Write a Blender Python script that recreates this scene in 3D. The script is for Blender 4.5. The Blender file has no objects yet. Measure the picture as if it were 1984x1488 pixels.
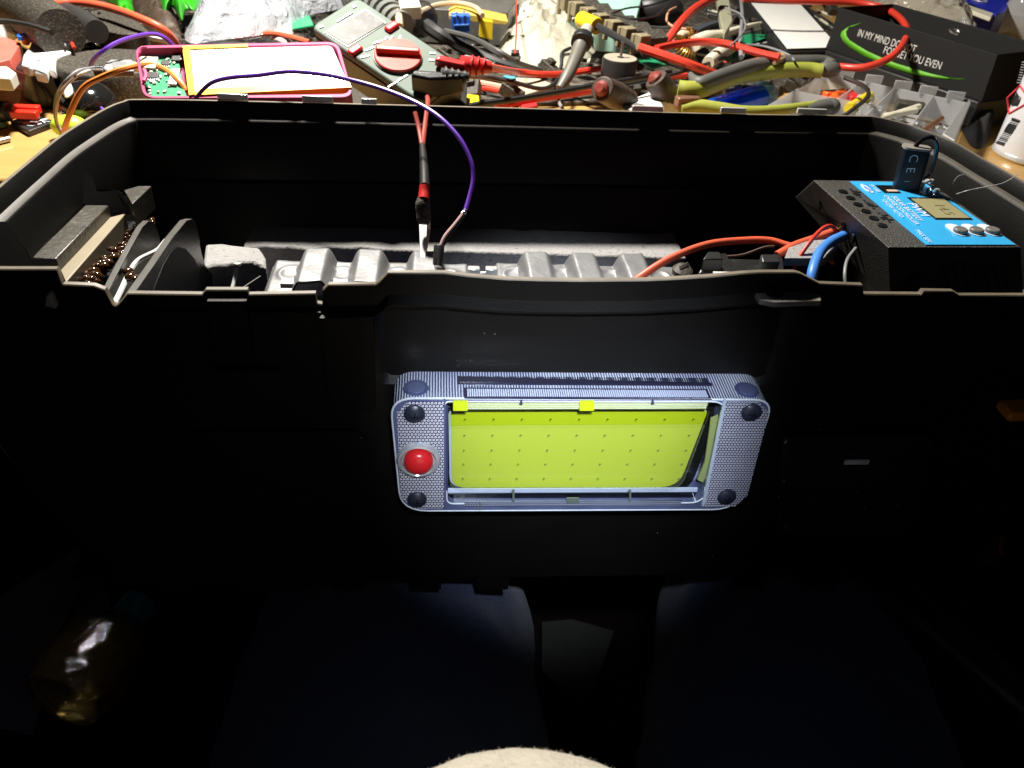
import bpy, bmesh, math, random
from mathutils import Vector as Vc, Matrix, noise
random.seed(7)
sc = bpy.context.scene
# ---------------------------------------------------------------- camera
F, CX, CY = 1546.0, 992.0, 744.0
def nrm(v): return Vc(v).normalized()
Zw = -nrm((829-992, -(2850-744), -F))
Yw = Vc((851-992., 744+407., -F)); Yw = (Yw-Zw*Yw.dot(Zw)).normalized()
Xw = Yw.cross(Zw)
R3 = Matrix((Xw, Yw, Zw))
def ray(px, py): return R3 @ Vc(((px-CX)/F, -(py-CY)/F, -1.0))
CAM = -ray(992, 570)*.283
def U(px, py, z=0.): r = ray(px, py); return CAM+r*((z-CAM.z)/r.z)
def V(px, py, y=0.): r = ray(px, py); return CAM+r*((y-CAM.y)/r.y)
def XP(px, py, x): r = ray(px, py); return CAM+r*((x-CAM.x)/r.x)
def PL(px, py, p, n): r = ray(px, py); return CAM+r*((Vc(p)-CAM).dot(n)/r.dot(n))
cam = bpy.data.objects.new('camera', bpy.data.cameras.new('camera'))
sc.collection.objects.link(cam); sc.camera = cam
cam.matrix_world = Matrix.Translation(CAM) @ R3.to_4x4()
cam.data.sensor_width = 36; cam.data.lens = 36*F/1984
cam.data.clip_start = .005; cam.data.clip_end = 50
cam.data.dof.use_dof = True; cam.data.dof.focus_distance = .36; cam.data.dof.aperture_fstop = 24
# ---------------------------------------------------------------- light
w = bpy.data.worlds.new('World'); sc.world = w; w.use_nodes = True
w.node_tree.nodes['Background'].inputs[0].default_value = (.55, .65, 1, 1)
w.node_tree.nodes['Background'].inputs[1].default_value = .008
sc.view_settings.view_transform = 'Standard'; sc.view_settings.look = 'None'
sc.cycles.caustics_reflective = False; sc.cycles.caustics_refractive = False
sc.view_settings.exposure = 0; sc.view_settings.gamma = 1
def aim(o, p): o.rotation_euler = (Vc(p)-o.location).to_track_quat('-Z', 'Y').to_euler()
def area(name, loc, to, size, power, col):
    l = bpy.data.lights.new(name, 'AREA'); l.shape = 'DISK'; l.size = size; l.energy = power; l.color = col
    o = bpy.data.objects.new(name, l); sc.collection.objects.link(o); o.location = loc; aim(o, to); return o
area('desk_lamp_light', (-.15, .43, .50), (-.1, .33, -.03), .085, 13.0, (1, .95, .86))
def spot(name, loc, to, power, deg, blend, size, col):
    l = bpy.data.lights.new(name, 'SPOT'); l.energy = power; l.spot_size = math.radians(deg); l.spot_blend = blend
    l.shadow_soft_size = size; l.color = col
    o = bpy.data.objects.new(name, l); sc.collection.objects.link(o); o.location = loc; aim(o, to); return o
spot('phone_torch_light', CAM+Vc((.02, .01, .035)), (.026, 0, -.050), 9.5, 31, 1.0, .006, (.80, .88, 1))
l_ = bpy.data.lights.new('camera_fill', 'POINT'); l_.energy = .05; l_.shadow_soft_size = .004; l_.color = (.8, .88, 1)  # weak fill added by the camera for jeans and bottle glints
o_ = bpy.data.objects.new('camera_fill', l_); sc.collection.objects.link(o_); o_.location = CAM+Vc((.03, .01, .04))
# ---------------------------------------------------------------- helpers
C = sc.collection
def sm(pts, k=6):
    P = [Vc(p) for p in pts]
    if len(P) < 3: return P
    P = [P[0]*2-P[1]]+P+[P[-1]*2-P[-2]]; out = []
    for i in range(1, len(P)-2):
        a, b, c, d = P[i-1:i+3]
        for j in range(k):
            t = j/k
            out.append(.5*((2*b)+(c-a)*t+(2*a-5*b+4*c-d)*t*t+(3*b-a-3*c+d)*t**3))
    out.append(P[-2]); return out
def frame(n, up=(0, 0, 1)):
    n = nrm(n); u = Vc(up)
    if abs(n.dot(u)) > .97: u = Vc((0, 1, 0))
    x = u.cross(n).normalized(); y = n.cross(x); return x, y, n
def rot(x, y, z): return Matrix((x, y, z)).transposed()
def Rz(d): return Matrix.Rotation(math.radians(d), 3, 'Z')
def Re(x, y, z): 
    from mathutils import Euler
    return Euler((math.radians(x), math.radians(y), math.radians(z))).to_matrix()
class G:
    def __init__(s): s.v = []; s.f = []; s.m = []; s.k = 0
    def mat(s, k): s.k = k; return s
    def add(s, vs, fs):
        o = len(s.v); s.v += [Vc(v) for v in vs]; s.f += [[i+o for i in f] for f in fs]; s.m += [s.k]*len(fs); return s
    def box(s, c, d, R=None):
        c = Vc(c); R = R or Matrix.Identity(3)
        vs = [c+R@Vc((x*d[0]/2, y*d[1]/2, z*d[2]/2)) for x in (-1, 1) for y in (-1, 1) for z in (-1, 1)]
        return s.add(vs, [(0,1,3,2),(4,6,7,5),(0,4,5,1),(2,3,7,6),(0,2,6,4),(1,5,7,3)])
    def hexa(s, b, t): return s.prismpts(b, t)
    def prismpts(s, b, t):
        n = len(b); return s.add(list(b)+list(t), [list(range(n))[::-1], [i+n for i in range(n)]]+[(i, (i+1) % n, (i+1) % n+n, i+n) for i in range(n)])
    def prism(s, poly, vec): vec = Vc(vec); return s.prismpts([Vc(p) for p in poly], [Vc(p)+vec for p in poly])
    def tube(s, pts, r, n=8, cap=True, flat=1.0):
        P = [Vc(p) for p in pts]; N = len(P)
        rr = r if isinstance(r, (list, tuple)) else None
        vs = []; u = None
        for i in range(N):
            t = (P[min(i+1, N-1)]-P[max(i-1, 0)]).normalized()
            if u is None: u = frame(t)[0]
            u = (u-t*u.dot(t)).normalized(); w_ = t.cross(u)
            if rr: q = i/(N-1)*(len(rr)-1); a = min(int(q), len(rr)-2); R = rr[a]+(rr[a+1]-rr[a])*(q-a)
            else: R = r
            for j in range(n):
                a = 2*math.pi*j/n; vs.append(P[i]+(u*math.cos(a)+w_*math.sin(a)*flat)*R)
        fs = [(i*n+j, i*n+(j+1) % n, (i+1)*n+(j+1) % n, (i+1)*n+j) for i in range(N-1) for j in range(n)]
        if cap: fs += [list(range(n))[::-1], [(N-1)*n+j for j in range(n)]]
        return s.add(vs, fs)
    def lathe(s, o, ax, prof, n=20, sx=1.0):
        x, y, z = frame(ax); o = Vc(o); vs = []
        for (t, r) in prof:
            for j in range(n):
                a = 2*math.pi*j/n; vs.append(o+z*t+(x*math.cos(a)*sx+y*math.sin(a))*max(r, 1e-5))
        N = len(prof)
        fs = [(i*n+j, i*n+(j+1) % n, (i+1)*n+(j+1) % n, (i+1)*n+j) for i in range(N-1) for j in range(n)]
        fs += [list(range(n))[::-1], [(N-1)*n+j for j in range(n)]]
        return s.add(vs, fs)
    def cyl(s, a, b, r0, r1=None, n=16):
        a = Vc(a); b = Vc(b); return s.lathe(a, b-a, [(0, r0), ((b-a).length, r0 if r1 is None else r1)], n)
    def ball(s, c, r, n=12, sc_=(1, 1, 1), R=None):
        R = R or Matrix.Identity(3); vs = []; m = n//2; c = Vc(c)
        for i in range(m+1):
            p = math.pi*i/m
            for j in range(n):
                a = 2*math.pi*j/n
                vs.append(c+R@Vc((math.sin(p)*math.cos(a)*r*sc_[0], math.sin(p)*math.sin(a)*r*sc_[1], math.cos(p)*r*sc_[2])))
        return s.add(vs, [(i*n+j, (i+1)*n+j, (i+1)*n+(j+1) % n, i*n+(j+1) % n) for i in range(m) for j in range(n)])
    def grid(s, fn, nu, nv):
        vs = [fn(i/nu, j/nv) for j in range(nv+1) for i in range(nu+1)]
        return s.add(vs, [(j*(nu+1)+i, j*(nu+1)+i+1, (j+1)*(nu+1)+i+1, (j+1)*(nu+1)+i) for j in range(nv) for i in range(nu)])
    def build(s, name, mats, parent=None, bevel=0, seg=2, sub=0, solid=0, sharp=38, disp=None):
        c = sum(s.v, Vc())/len(s.v)
        me = bpy.data.meshes.new(name); me.from_pydata([v-c for v in s.v], [], s.f)
        mats = mats if isinstance(mats, (list, tuple)) else [mats]
        for m in mats: me.materials.append(m)
        bm = bmesh.new(); bm.from_mesh(me)
        for f, k in zip(bm.faces, s.m): f.material_index = k
        bmesh.ops.remove_doubles(bm, verts=bm.verts, dist=1e-6)
        bmesh.ops.dissolve_degenerate(bm, edges=bm.edges, dist=1e-7)
        bmesh.ops.recalc_face_normals(bm, faces=bm.faces)
        for f in bm.faces: f.smooth = True
        for e in bm.edges:
            if len(e.link_faces) == 2 and e.calc_face_angle(0) > math.radians(sharp): e.smooth = False
        bm.to_mesh(me); bm.free()
        o = bpy.data.objects.new(name, me); C.objects.link(o)
        if parent: o.parent = parent; pl = WL[parent.name]; o.location = c-pl
        else: o.location = c
        WL[o.name] = c
        if solid: md = o.modifiers.new('s', 'SOLIDIFY'); md.thickness = solid
        if bevel: md = o.modifiers.new('b', 'BEVEL'); md.width = bevel; md.segments = seg; md.limit_method = 'ANGLE'; md.angle_limit = math.radians(40); md.harden_normals = False
        if sub: md = o.modifiers.new('u', 'SUBSURF'); md.levels = sub; md.render_levels = sub
        return o
WL = {}
def tag(o, label, cat, group=None):
    o['label'] = label; o['category'] = cat
    if group: o['group'] = group
    return o
def T(name, label, cat, loc, group=None):
    o = bpy.data.objects.new(name, None); C.objects.link(o); o.location = loc; o.empty_display_size = .01; WL[o.name] = Vc(loc)
    return tag(o, label, cat, group)
def rr(cx, cy, hx, hy, r, n=5):
    out = []
    for (sx, sy, a0) in ((1, 1, 0), (-1, 1, 90), (-1, -1, 180), (1, -1, 270)):
        for i in range(n+1):
            a = math.radians(a0+90*i/n); out.append((cx+sx*(hx-r)+r*math.cos(a), cy+sy*(hy-r)+r*math.sin(a)))
    return out
def roundpoly(P, r, n=5):
    P = [Vc(p) for p in P]; out = []; N = len(P)
    for i in range(N):
        rad = r[i] if isinstance(r, (list, tuple)) else r
        a, b, c = P[i-1], P[i], P[(i+1) % N]
        d1 = (a-b).normalized(); d2 = (c-b).normalized()
        for j in range(n+1):
            t = j/n; out.append((b+d1*rad)*(1-t)**2+b*2*t*(1-t)+(b+d2*rad)*t*t)
    return out
# ---------------------------------------------------------------- materials
def col(c): return (c[0], c[1], c[2], 1)
def M(name, c, rough=.5, metal=0., var=.18, scale=60, bump=0., bs=400, coat=0., dust=0., spec=.5, emit=None, c2=None, thr=.55, sheen=0, trans=0, sss=0):
    m = bpy.data.materials.new(name); m.use_nodes = True; nt = m.node_tree; N = nt.nodes; L = nt.links
    b = N['Principled BSDF']
    b.inputs['Roughness'].default_value = rough; b.inputs['Metallic'].default_value = metal
    b.inputs['Coat Weight'].default_value = coat; b.inputs['Specular IOR Level'].default_value = spec
    b.inputs['Transmission Weight'].default_value = trans
    if sheen: b.inputs['Sheen Weight'].default_value = sheen
    tc = N.new('ShaderNodeTexCoord')
    no = N.new('ShaderNodeTexNoise'); no.inputs['Scale'].default_value = scale; no.inputs['Detail'].default_value = 6
    L.new(tc.outputs['Object'], no.inputs['Vector'])
    mx = N.new('ShaderNodeMix'); mx.data_type = 'RGBA'
    mx.inputs[6].default_value = col([max(0, x*(1-var)) for x in c]); mx.inputs[7].default_value = col([min(1, x*(1+var)) for x in c])
    L.new(no.outputs['Fac'], mx.inputs[0]); out = mx.outputs[2]
    if c2 or dust:
        n2 = N.new('ShaderNodeTexNoise'); n2.inputs['Scale'].default_value = scale*2.3; n2.inputs['Detail'].default_value = 9; n2.inputs['Roughness'].default_value = .7
        L.new(tc.outputs['Object'], n2.inputs['Vector'])
        rp = N.new('ShaderNodeValToRGB'); rp.color_ramp.elements[0].position = thr; rp.color_ramp.elements[1].position = min(1, thr+.14)
        rp.color_ramp.elements[1].color = ((dust or 1,)*3)+(1,)
        L.new(n2.outputs['Fac'], rp.inputs[0])
        m2 = N.new('ShaderNodeMix'); m2.data_type = 'RGBA'; L.new(rp.outputs[0], m2.inputs[0]); L.new(out, m2.inputs[6])
        m2.inputs[7].default_value = col(c2 or (.32, .28, .22)); out = m2.outputs[2]
    L.new(out, b.inputs['Base Color'])
    rm = N.new('ShaderNodeMapRange'); rm.inputs['To Min'].default_value = max(0, rough-.08); rm.inputs['To Max'].default_value = min(1, rough+.1)
    L.new(no.outputs['Fac'], rm.inputs['Value']); L.new(rm.outputs[0], b.inputs['Roughness'])
    if bump:
        nb = N.new('ShaderNodeTexNoise'); nb.inputs['Scale'].default_value = bs; nb.inputs['Detail'].default_value = 4
        L.new(tc.outputs['Object'], nb.inputs['Vector'])
        bp = N.new('ShaderNodeBump'); bp.inputs['Strength'].default_value = bump; bp.inputs['Distance'].default_value = .0008
        L.new(nb.outputs['Fac'], bp.inputs['Height']); L.new(bp.outputs[0], b.inputs['Normal'])
    return m
def CL(name, tint=(.95, .97, 1), milk=.1, mc=(.8, .82, .85), rough=.05, bump=0., bs=40, ior=1.45):
    m = bpy.data.materials.new(name); m.use_nodes = True; nt = m.node_tree; N = nt.nodes; L = nt.links; N.clear()
    o = N.new('ShaderNodeOutputMaterial'); t = N.new('ShaderNodeBsdfTransparent'); t.inputs[0].default_value = col(tint)
    g = N.new('ShaderNodeBsdfGlossy'); g.inputs['Roughness'].default_value = rough
    d = N.new('ShaderNodeBsdfDiffuse'); d.inputs[0].default_value = col(mc)
    tl = N.new('ShaderNodeBsdfTranslucent'); tl.inputs[0].default_value = col(mc)
    a0 = N.new('ShaderNodeMixShader'); a0.inputs[0].default_value = .35; L.new(d.outputs[0], a0.inputs[1]); L.new(tl.outputs[0], a0.inputs[2])
    a1 = N.new('ShaderNodeMixShader'); a1.inputs[0].default_value = milk; L.new(t.outputs[0], a1.inputs[1]); L.new(a0.outputs[0], a1.inputs[2])
    lw = N.new('ShaderNodeLayerWeight'); lw.inputs[0].default_value = .5
    fr = N.new('ShaderNodeMath'); fr.operation = 'POWER'; fr.inputs[1].default_value = 4.; L.new(lw.outputs['Facing'], fr.inputs[0])
    f2 = N.new('ShaderNodeMath'); f2.operation = 'MULTIPLY_ADD'; f2.inputs[1].default_value = .9; f2.inputs[2].default_value = .05; f2.use_clamp = True; L.new(fr.outputs[0], f2.inputs[0])
    a2 = N.new('ShaderNodeMixShader'); L.new(f2.outputs[0], a2.inputs[0]); L.new(a1.outputs[0], a2.inputs[1]); L.new(g.outputs[0], a2.inputs[2])
    L.new(a2.outputs[0], o.inputs[0])
    if bump:
        tc = N.new('ShaderNodeTexCoord'); nb = N.new('ShaderNodeTexNoise'); nb.inputs['Scale'].default_value = bs; nb.inputs['Detail'].default_value = 5; nb.inputs['Distortion'].default_value = 1.5
        L.new(tc.outputs['Object'], nb.inputs['Vector'])
        bp = N.new('ShaderNodeBump'); bp.inputs['Strength'].default_value = bump; bp.inputs['Distance'].default_value = .006
        L.new(nb.outputs['Fac'], bp.inputs['Height'])
        for n_ in (g, d, lw): L.new(bp.outputs[0], n_.inputs['Normal'])
    return m
def wood():
    m = M('pine_wood', (.5, .29, .09), .45, var=.25, scale=8, coat=.2); nt = m.node_tree; N = nt.nodes; L = nt.links
    tc = [n for n in N if n.type == 'TEX_COORD'][0]; mp = N.new('ShaderNodeMapping'); mp.inputs['Scale'].default_value = (2.2, 55, 30)
    L.new(tc.outputs['Object'], mp.inputs[0])
    for n_ in N:
        if n_.type == 'TEX_NOISE': L.new(mp.outputs[0], n_.inputs['Vector']); n_.inputs['Scale'].default_value = 1.6; n_.inputs['Distortion'].default_value = 1.2
    return m
def waves(m, axis, scale, strength=1., dist=.0006):
    nt = m.node_tree; N = nt.nodes; L = nt.links; tc = [n for n in N if n.type == 'TEX_COORD'][0]
    wv = N.new('ShaderNodeTexWave'); wv.bands_direction = axis; wv.inputs['Scale'].default_value = scale
    L.new(tc.outputs['Object'], wv.inputs['Vector']); bp = N.new('ShaderNodeBump'); bp.inputs['Strength'].default_value = strength; bp.inputs['Distance'].default_value = dist
    L.new(wv.outputs['Fac'], bp.inputs['Height']); L.new(bp.outputs[0], N['Principled BSDF'].inputs['Normal']); return m
def glint_dots(name, pitch, ca, cb, skew=0.):  # bright rings on a dark base paint the lens glints
    m = M(name, ca, .15, coat=.6, var=.1, scale=200); nt = m.node_tree; N = nt.nodes; L = nt.links; b = N['Principled BSDF']
    tc = [n for n in N if n.type == 'TEX_COORD'][0]; sp = N.new('ShaderNodeSeparateXYZ'); L.new(tc.outputs['Object'], sp.inputs[0])
    def mt(op, a, b_=None, c_=None):
        n_ = N.new('ShaderNodeMath'); n_.operation = op
        for i, q in enumerate((a, b_, c_)):
            if q is None: continue
            if isinstance(q, (int, float)): n_.inputs[i].default_value = q
            else: L.new(q, n_.inputs[i])
        return n_.outputs[0]
    z = mt('DIVIDE', sp.outputs[2], pitch); zr = mt('FLOOR', mt('ADD', z, 1000.)); x = mt('ADD', mt('DIVIDE', mt('ADD', sp.outputs[0], mt('MULTIPLY', sp.outputs[2], skew)), pitch), mt('MULTIPLY', mt('MODULO', zr, 2.), .5))
    fx = mt('SUBTRACT', mt('FRACT', mt('ADD', x, 1000.)), .5); fz = mt('SUBTRACT', mt('FRACT', mt('ADD', z, 1000.)), .5)
    r = mt('SQRT', mt('ADD', mt('MULTIPLY', fx, fx), mt('MULTIPLY', fz, fz)))
    ring = mt('SUBTRACT', 1.3, mt('MULTIPLY', mt('ABSOLUTE', mt('SUBTRACT', r, .27)), 7.)); ring = mt('MINIMUM', ring, 1.); ring = mt('MAXIMUM', ring, 0.)
    mx = N.new('ShaderNodeMix'); mx.data_type = 'RGBA'; L.new(ring, mx.inputs[0]); mx.inputs[6].default_value = col(cb); mx.inputs[7].default_value = col(ca)
    vn = N.new('ShaderNodeTexNoise'); vn.inputs['Scale'].default_value = 70; L.new(tc.outputs['Object'], vn.inputs['Vector'])
    ring2 = mt('MULTIPLY', ring, mt('MULTIPLY_ADD', vn.outputs['Fac'], 1.5, .45)); L.new(ring2, mx.inputs[0])
    L.new(mx.outputs[2], b.inputs['Base Color'])
    bp = N.new('ShaderNodeBump'); bp.inputs['Strength'].default_value = .6; bp.inputs['Distance'].default_value = .0004
    L.new(ring, bp.inputs['Height']); L.new(bp.outputs[0], b.inputs['Normal']); return m
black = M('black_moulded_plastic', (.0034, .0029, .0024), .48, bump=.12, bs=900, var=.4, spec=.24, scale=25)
lit_edge = M('lit_plastic_edge', (.17, .14, .10), .5, var=.45, scale=120)  # rim tops painted lighter for the lamp light on them
lit_step = M('lit_inner_step', (.06, .05, .038), .5, var=.5, scale=90)  # light caught by the inner step, put into its colour
blackfine = M('black_plastic', (.018, .018, .018), .4, bump=.2, bs=1200)
blackrub = M('black_rubber', (.02, .019, .018), .6, bump=.2, bs=700)
dusty = M('dusty_black', (.032, .027, .02), .6, dust=.35, thr=.5, bump=.4, bs=500, scale=260)
gloss_black = M('glossy_black', (.01, .01, .01), .1, coat=.5)
redw = M('red_insulation', (.62, .045, .025), .35, var=.1)
redor = M('orange_red_insulation', (.70, .11, .05), .4, var=.1)
redp = M('red_plastic', (.62, .03, .03), .35)
pinkred = M('faded_red_plastic', (.75, .16, .12), .4)
orangew = M('orange_insulation', (.8, .26, .05), .4)
purple = M('purple_insulation', (.13, .035, .42), .35)
bluew = M('blue_insulation', (.06, .24, .75), .4)
greyw = M('grey_insulation', (.22, .22, .23), .4)
beigew = M('beige_insulation', (.55, .40, .27), .45)
blackw = M('black_insulation', (.02, .02, .02), .4)
whitep = M('white_plastic', (.82, .82, .80), .35, var=.05)
cream = M('cream_plastic', (.68, .64, .50), .45)
greyp = M('grey_plastic', (.28, .28, .29), .45)
metal = M('bright_metal', (.72, .71, .69), .28, metal=.5, bump=.15)
dullmetal = M('dull_metal', (.45, .43, .40), .4, metal=1, bump=.3)
copper = M('copper_winding', (.75, .42, .1), .3, metal=.8)
alu = M('aluminium_sheet', (.24, .24, .245), .45, metal=.45, bump=.25, bs=300, var=.12)
foam = M('grey_speckled_foam', (.32, .31, .305), .9, bump=1., bs=500, c2=(.12, .11, .11), thr=.56, scale=160)
yellowp = M('yellow_plastic', (.80, .58, .02), .35)
bluep = M('blue_plastic', (.02, .13, .62), .3)
tealp = M('teal_plastic', (.42, .68, .58), .3)
greenpcb = M('green_circuit_board', (.02, .30, .13), .35, coat=.4, c2=(.35, .5, .35), thr=.66, scale=300)
greenb = M('bright_green_film', (.03, .30, .012), .35, c2=(.01, .05, .01), thr=.55, scale=25)
lime = M('lime_plastic', (.55, .80, .05), .4)
tan = M('tan_relay_contacts', (.24, .20, .12), .5)
brown = M('brown_dusty_rubber', (.05, .03, .022), .6, dust=.3, thr=.5)
cardb = M('brown_card', (.30, .22, .15), .7)
paper = M('white_paper', (.80, .79, .75), .7, var=.05)
olive = M('olive_green_grip', (.32, .34, .05), .5, bump=.2)
greygrip = M('dark_grey_grip', (.10, .10, .09), .55, bump=.2)
glue = M('glossy_brown_glue', (.045, .018, .006), .06, coat=1, bump=.4, bs=250)
pine = wood()
jean = M('dark_blue_denim', (.018, .028, .085), .9, bump=.8, bs=900, sheen=.2)
wool = M('cream_fleece', (.62, .56, .46), .95, bump=1.2, bs=500, sheen=.5, var=.12, scale=300)
clear_bag = CL('clear_crumpled_film', milk=.6, rough=.15, bump=.8, bs=55, mc=(.88, .92, 1.))
warm_bag = CL('yellowed_clear_film', milk=.8, rough=.2, bump=.4, bs=30, mc=(.98, .92, .74))
clear_box = CL('translucent_box_plastic', milk=.5, rough=.1, mc=(.9, .9, .9))
clear_glass = CL('clear_plastic', milk=.06, rough=.04)
clear_blue = CL('clear_blue_plastic', tint=(.1, .4, 1), milk=.45, mc=(.01, .13, .75), rough=.05)
clear_cyan = CL('clear_cyan_plastic', tint=(.6, .85, .95), milk=.4, mc=(.15, .35, .42), rough=.05, bump=.6, bs=120)
# ================================================================ setting
DZ = -.055
g = G(); g.box((.15, .218+.9, DZ-.011), (3.4, 1.8, .022)); desk = g.build('desk', pine, bevel=.002); tag(desk, 'wooden pine desk top under the clutter, behind the black toolbox', 'desk')
g = G(); g.box((.1, .4, -.66), (4, 3, .02)); fl = g.build('floor', M('dark_brown_floor', (.016, .008, .004), .6)); fl['kind'] = 'structure'
# ================================================================ toolbox
tb = T('toolbox', 'large black plastic toolbox base, open on top, with a lamp in its front', 'toolbox', (0.03, .1, -.157))
out2 = [(-.2075, .0), (-.2072, .045)]+[tuple(U(*p)[:2]) for p in ((0, 355), (60, 305), (110, 265), (155, 236), (200, 210), (235, 196), (275, 191), (500, 195), (1000, 208), (1400, 219), (1650, 223), (1700, 226), (1760, 240), (1800, 254), (1847, 272), (1915, 311), (1984, 350))]+[(.2785, .06), (.281, .0)]
ou = sm([(x, y, 0) for x, y in out2], 5)
prof = [(.040, -.156), (.004, -.03), (0., -.0004), (0.0004, 0), (.0020, 0), (.0024, -.0004), (.0035, -.0078), (.0065, -.0090), (.0072, -.0100), (.0082, -.0418), (.0094, -.0430), (.0100, -.0440), (.0120, -.076), (.0128, -.0770), (.043, -.153)]
g = G(); vs = []; N = len(ou)
for i, p in enumerate(ou):
    t = (ou[min(i+1, N-1)]-ou[max(i-1, 0)]).normalized(); n_ = Vc((t.y, -t.x, 0))
    tw = 1.25 if p.x > .24 else (.9 if p.x < -.19 else .6)
    for (o_, z) in prof:
        o2 = .040*tw if z < -.15 and o_ < .041 else (.043*tw if z < -.15 else o_)
        vs.append(Vc((p.x+n_.x*o2, p.y+n_.y*o2, z)))
K = len(prof)
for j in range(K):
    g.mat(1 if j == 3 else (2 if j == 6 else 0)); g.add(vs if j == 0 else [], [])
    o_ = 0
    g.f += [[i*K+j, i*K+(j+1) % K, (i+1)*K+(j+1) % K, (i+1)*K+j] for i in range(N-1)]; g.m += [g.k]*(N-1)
g.mat(0)
g.box((.035, .105, -.1545), (.45, .20, .003))
# front wall: silhouette traced along the notched rim
rim = [(-260, 522), (0, 522), (108, 522), (110, 524), (102, 549), (106, 551), (181, 554), (202, 562), (214, 589), (220, 593), (226, 590), (246, 569), (391, 571), (398, 562), (479, 562), (471, 571), (611, 569), (613, 588), (624, 590), (625, 562), (636, 552), (728, 551), (735, 546), (751, 529), (861, 529), (909, 535), (982, 541), (1050, 543), (1133, 544), (1250, 543), (1318, 540), (1380, 536), (1440, 530), (1473, 528), (1540, 528), (1552, 531), (1589, 550), (1672, 553), (1674, 570), (1785, 571), (1790, 564), (1848, 565), (1860, 573), (1984, 573), (2200, 574)]
pts = [V(x, y, 0) for x, y in rim]; pts[0].x = -.2095; pts[-1].x = .2835
for i in range(1, len(pts)):
    if pts[i].x <= pts[i-1].x: pts[i].x = pts[i-1].x+2e-4
xe = [p.x for p in pts]
X0, X1 = V(625, 560).x, V(1672, 553).x
def yoff(x, k):  # central bay is set in behind the two side bays
    return 0.
vs = []
def sstep(a, b, x):
    t = max(0, min(1, (x-a)/(b-a))); return t*t*(3-2*t)
xa, xb, xc, xd = V(722, 600).x, V(752, 600).x, V(1500, 600).x, V(1560, 600).x
pf = []
for p in pts:
    x, zt = p.x, p.z
    mid = sstep(X0-.0005, X0+.0005, x)*(1-sstep(X1-.0005, X1+.0005, x))
    bay = sstep(xa, xb, x)*(1-sstep(xc, xd, x))
    yb = .0045*bay
    zl = zt-.0085 if mid > .5 else zt-.004
    o1 = .0035*mid
    taper = lambda z: .13*(-z) if z < 0 else 0
    prof2 = [(.0026, -.155), (.0026, zt-.0004), (.0022, zt), (.0004, zt), (0, zt-.0004), (0, zl), (-o1, zl-.0022), (-o1, zl-.0032), (-.0002+yb*.8, zl-.0065), (yb, -.02), (yb, -.036), (yb*.0, -.04), (0, -.1), (.004, -.1545), (.007, -.1545)]
    tp = lambda z: x+(.037*sstep(-.10, -.2075, x)-.050*sstep(.15, .281, x))*max(0, -z)/.155
    pf.append([Vc((tp(z), y, z)) for y, z in prof2])
K = len(pf[0])
base_ = len(g.v); g.add([q for r_ in pf for q in r_], [])
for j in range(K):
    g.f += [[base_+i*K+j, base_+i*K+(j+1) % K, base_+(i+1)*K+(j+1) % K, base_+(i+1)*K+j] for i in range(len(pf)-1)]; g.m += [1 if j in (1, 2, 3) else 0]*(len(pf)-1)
# raised pads and moulded steps on the front
def pad(pxs, t=.0022, y0=-.0003): g.prism([V(a, b, y0) for a, b in pxs], (0, -t, 0))
pad([(255, 600), (405, 600), (412, 697), (265, 697)], .0015)
pad([(405, 575), (480, 575), (492, 686), (418, 686)], .003)
pad([(488, 600), (622, 600), (628, 697), (500, 697)], .002)
pad([(415, 712), (543, 712), (543, 762), (420, 762)], .0025)
pad([(622, 605), (725, 603), (728, 780), (642, 782)], .004)
for pxs in ([(300, 832), (690, 832), (715, 850), (720, 1090), (330, 1090)], ):
    pad(pxs, .0012)
for a in (300, 460, 640, 790, 920, 1420, 1560, 1690):   # feet along the bottom edge
    g.prism([V(a, 1095, .004), V(a+70, 1095, .004), V(a+64, 1142, .004), V(a+6, 1142, .004)], (0, .006, 0))
shell = g.build('shell', [black, lit_edge, lit_step], tb, bevel=.0004, seg=1)
# tab with a hole right of the bay
g = G(); o_ = roundpoly([U(1463, 568, -.001), U(1560, 563, -.001), U(1592, 583, -.001), U(1490, 584, -.001)], .0015, 4)
hc = U(1500, 574, .0024); ring = []
hr = [hc+Vc((.0034*math.cos(a*math.pi/8), .0034*math.sin(a*math.pi/8), 0)) for a in range(16)]
tz = .0030
g.prism([U(1463, 567, tz), U(1555, 564, tz), U(1590, 570, tz), U(1592, 583, tz), U(1500, 586, tz), U(1472, 580, tz)], (0, 0, -.0022))
g.build('mounting_tab', M('scuffed_black_plastic', (.14, .135, .125), .4, dust=.5, thr=.5), tb, bevel=.0004)
g = G(); g.lathe(hc+Vc((0, 0, .0008)), (0, 0, 1), [(0, .0032), (.0005, .0031)], 18); g.build('tab_hole', gloss_black, tb)
g = G(); g.prism([V(96, 562, -.002), V(103, 562, -.002), V(115, 590, -.002), V(93, 585, -.002)], (0, -.003, 0)); g.build('hinge_lug', M('grey_moulding_edge', (.25, .24, .23), .4), tb, bevel=.0004)
# little steel clips seen along the rear rim
for (a, b, c) in ((420, 480, 189), (585, 645, 193), (700, 730, 198), (1226, 1284, 212), (1398, 1444, 215), (1547, 1600, 217)):
    g = G(); p, q = U(a, c+4, .001), U(b, c+4, .001); p.y += .0004; q.y += .0004
    g.box((p+q)/2+Vc((0, .0012, .0012)), ((q-p).length, .002, .0030)); g.build('rim_clip', metal, tb, bevel=.0003)
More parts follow.
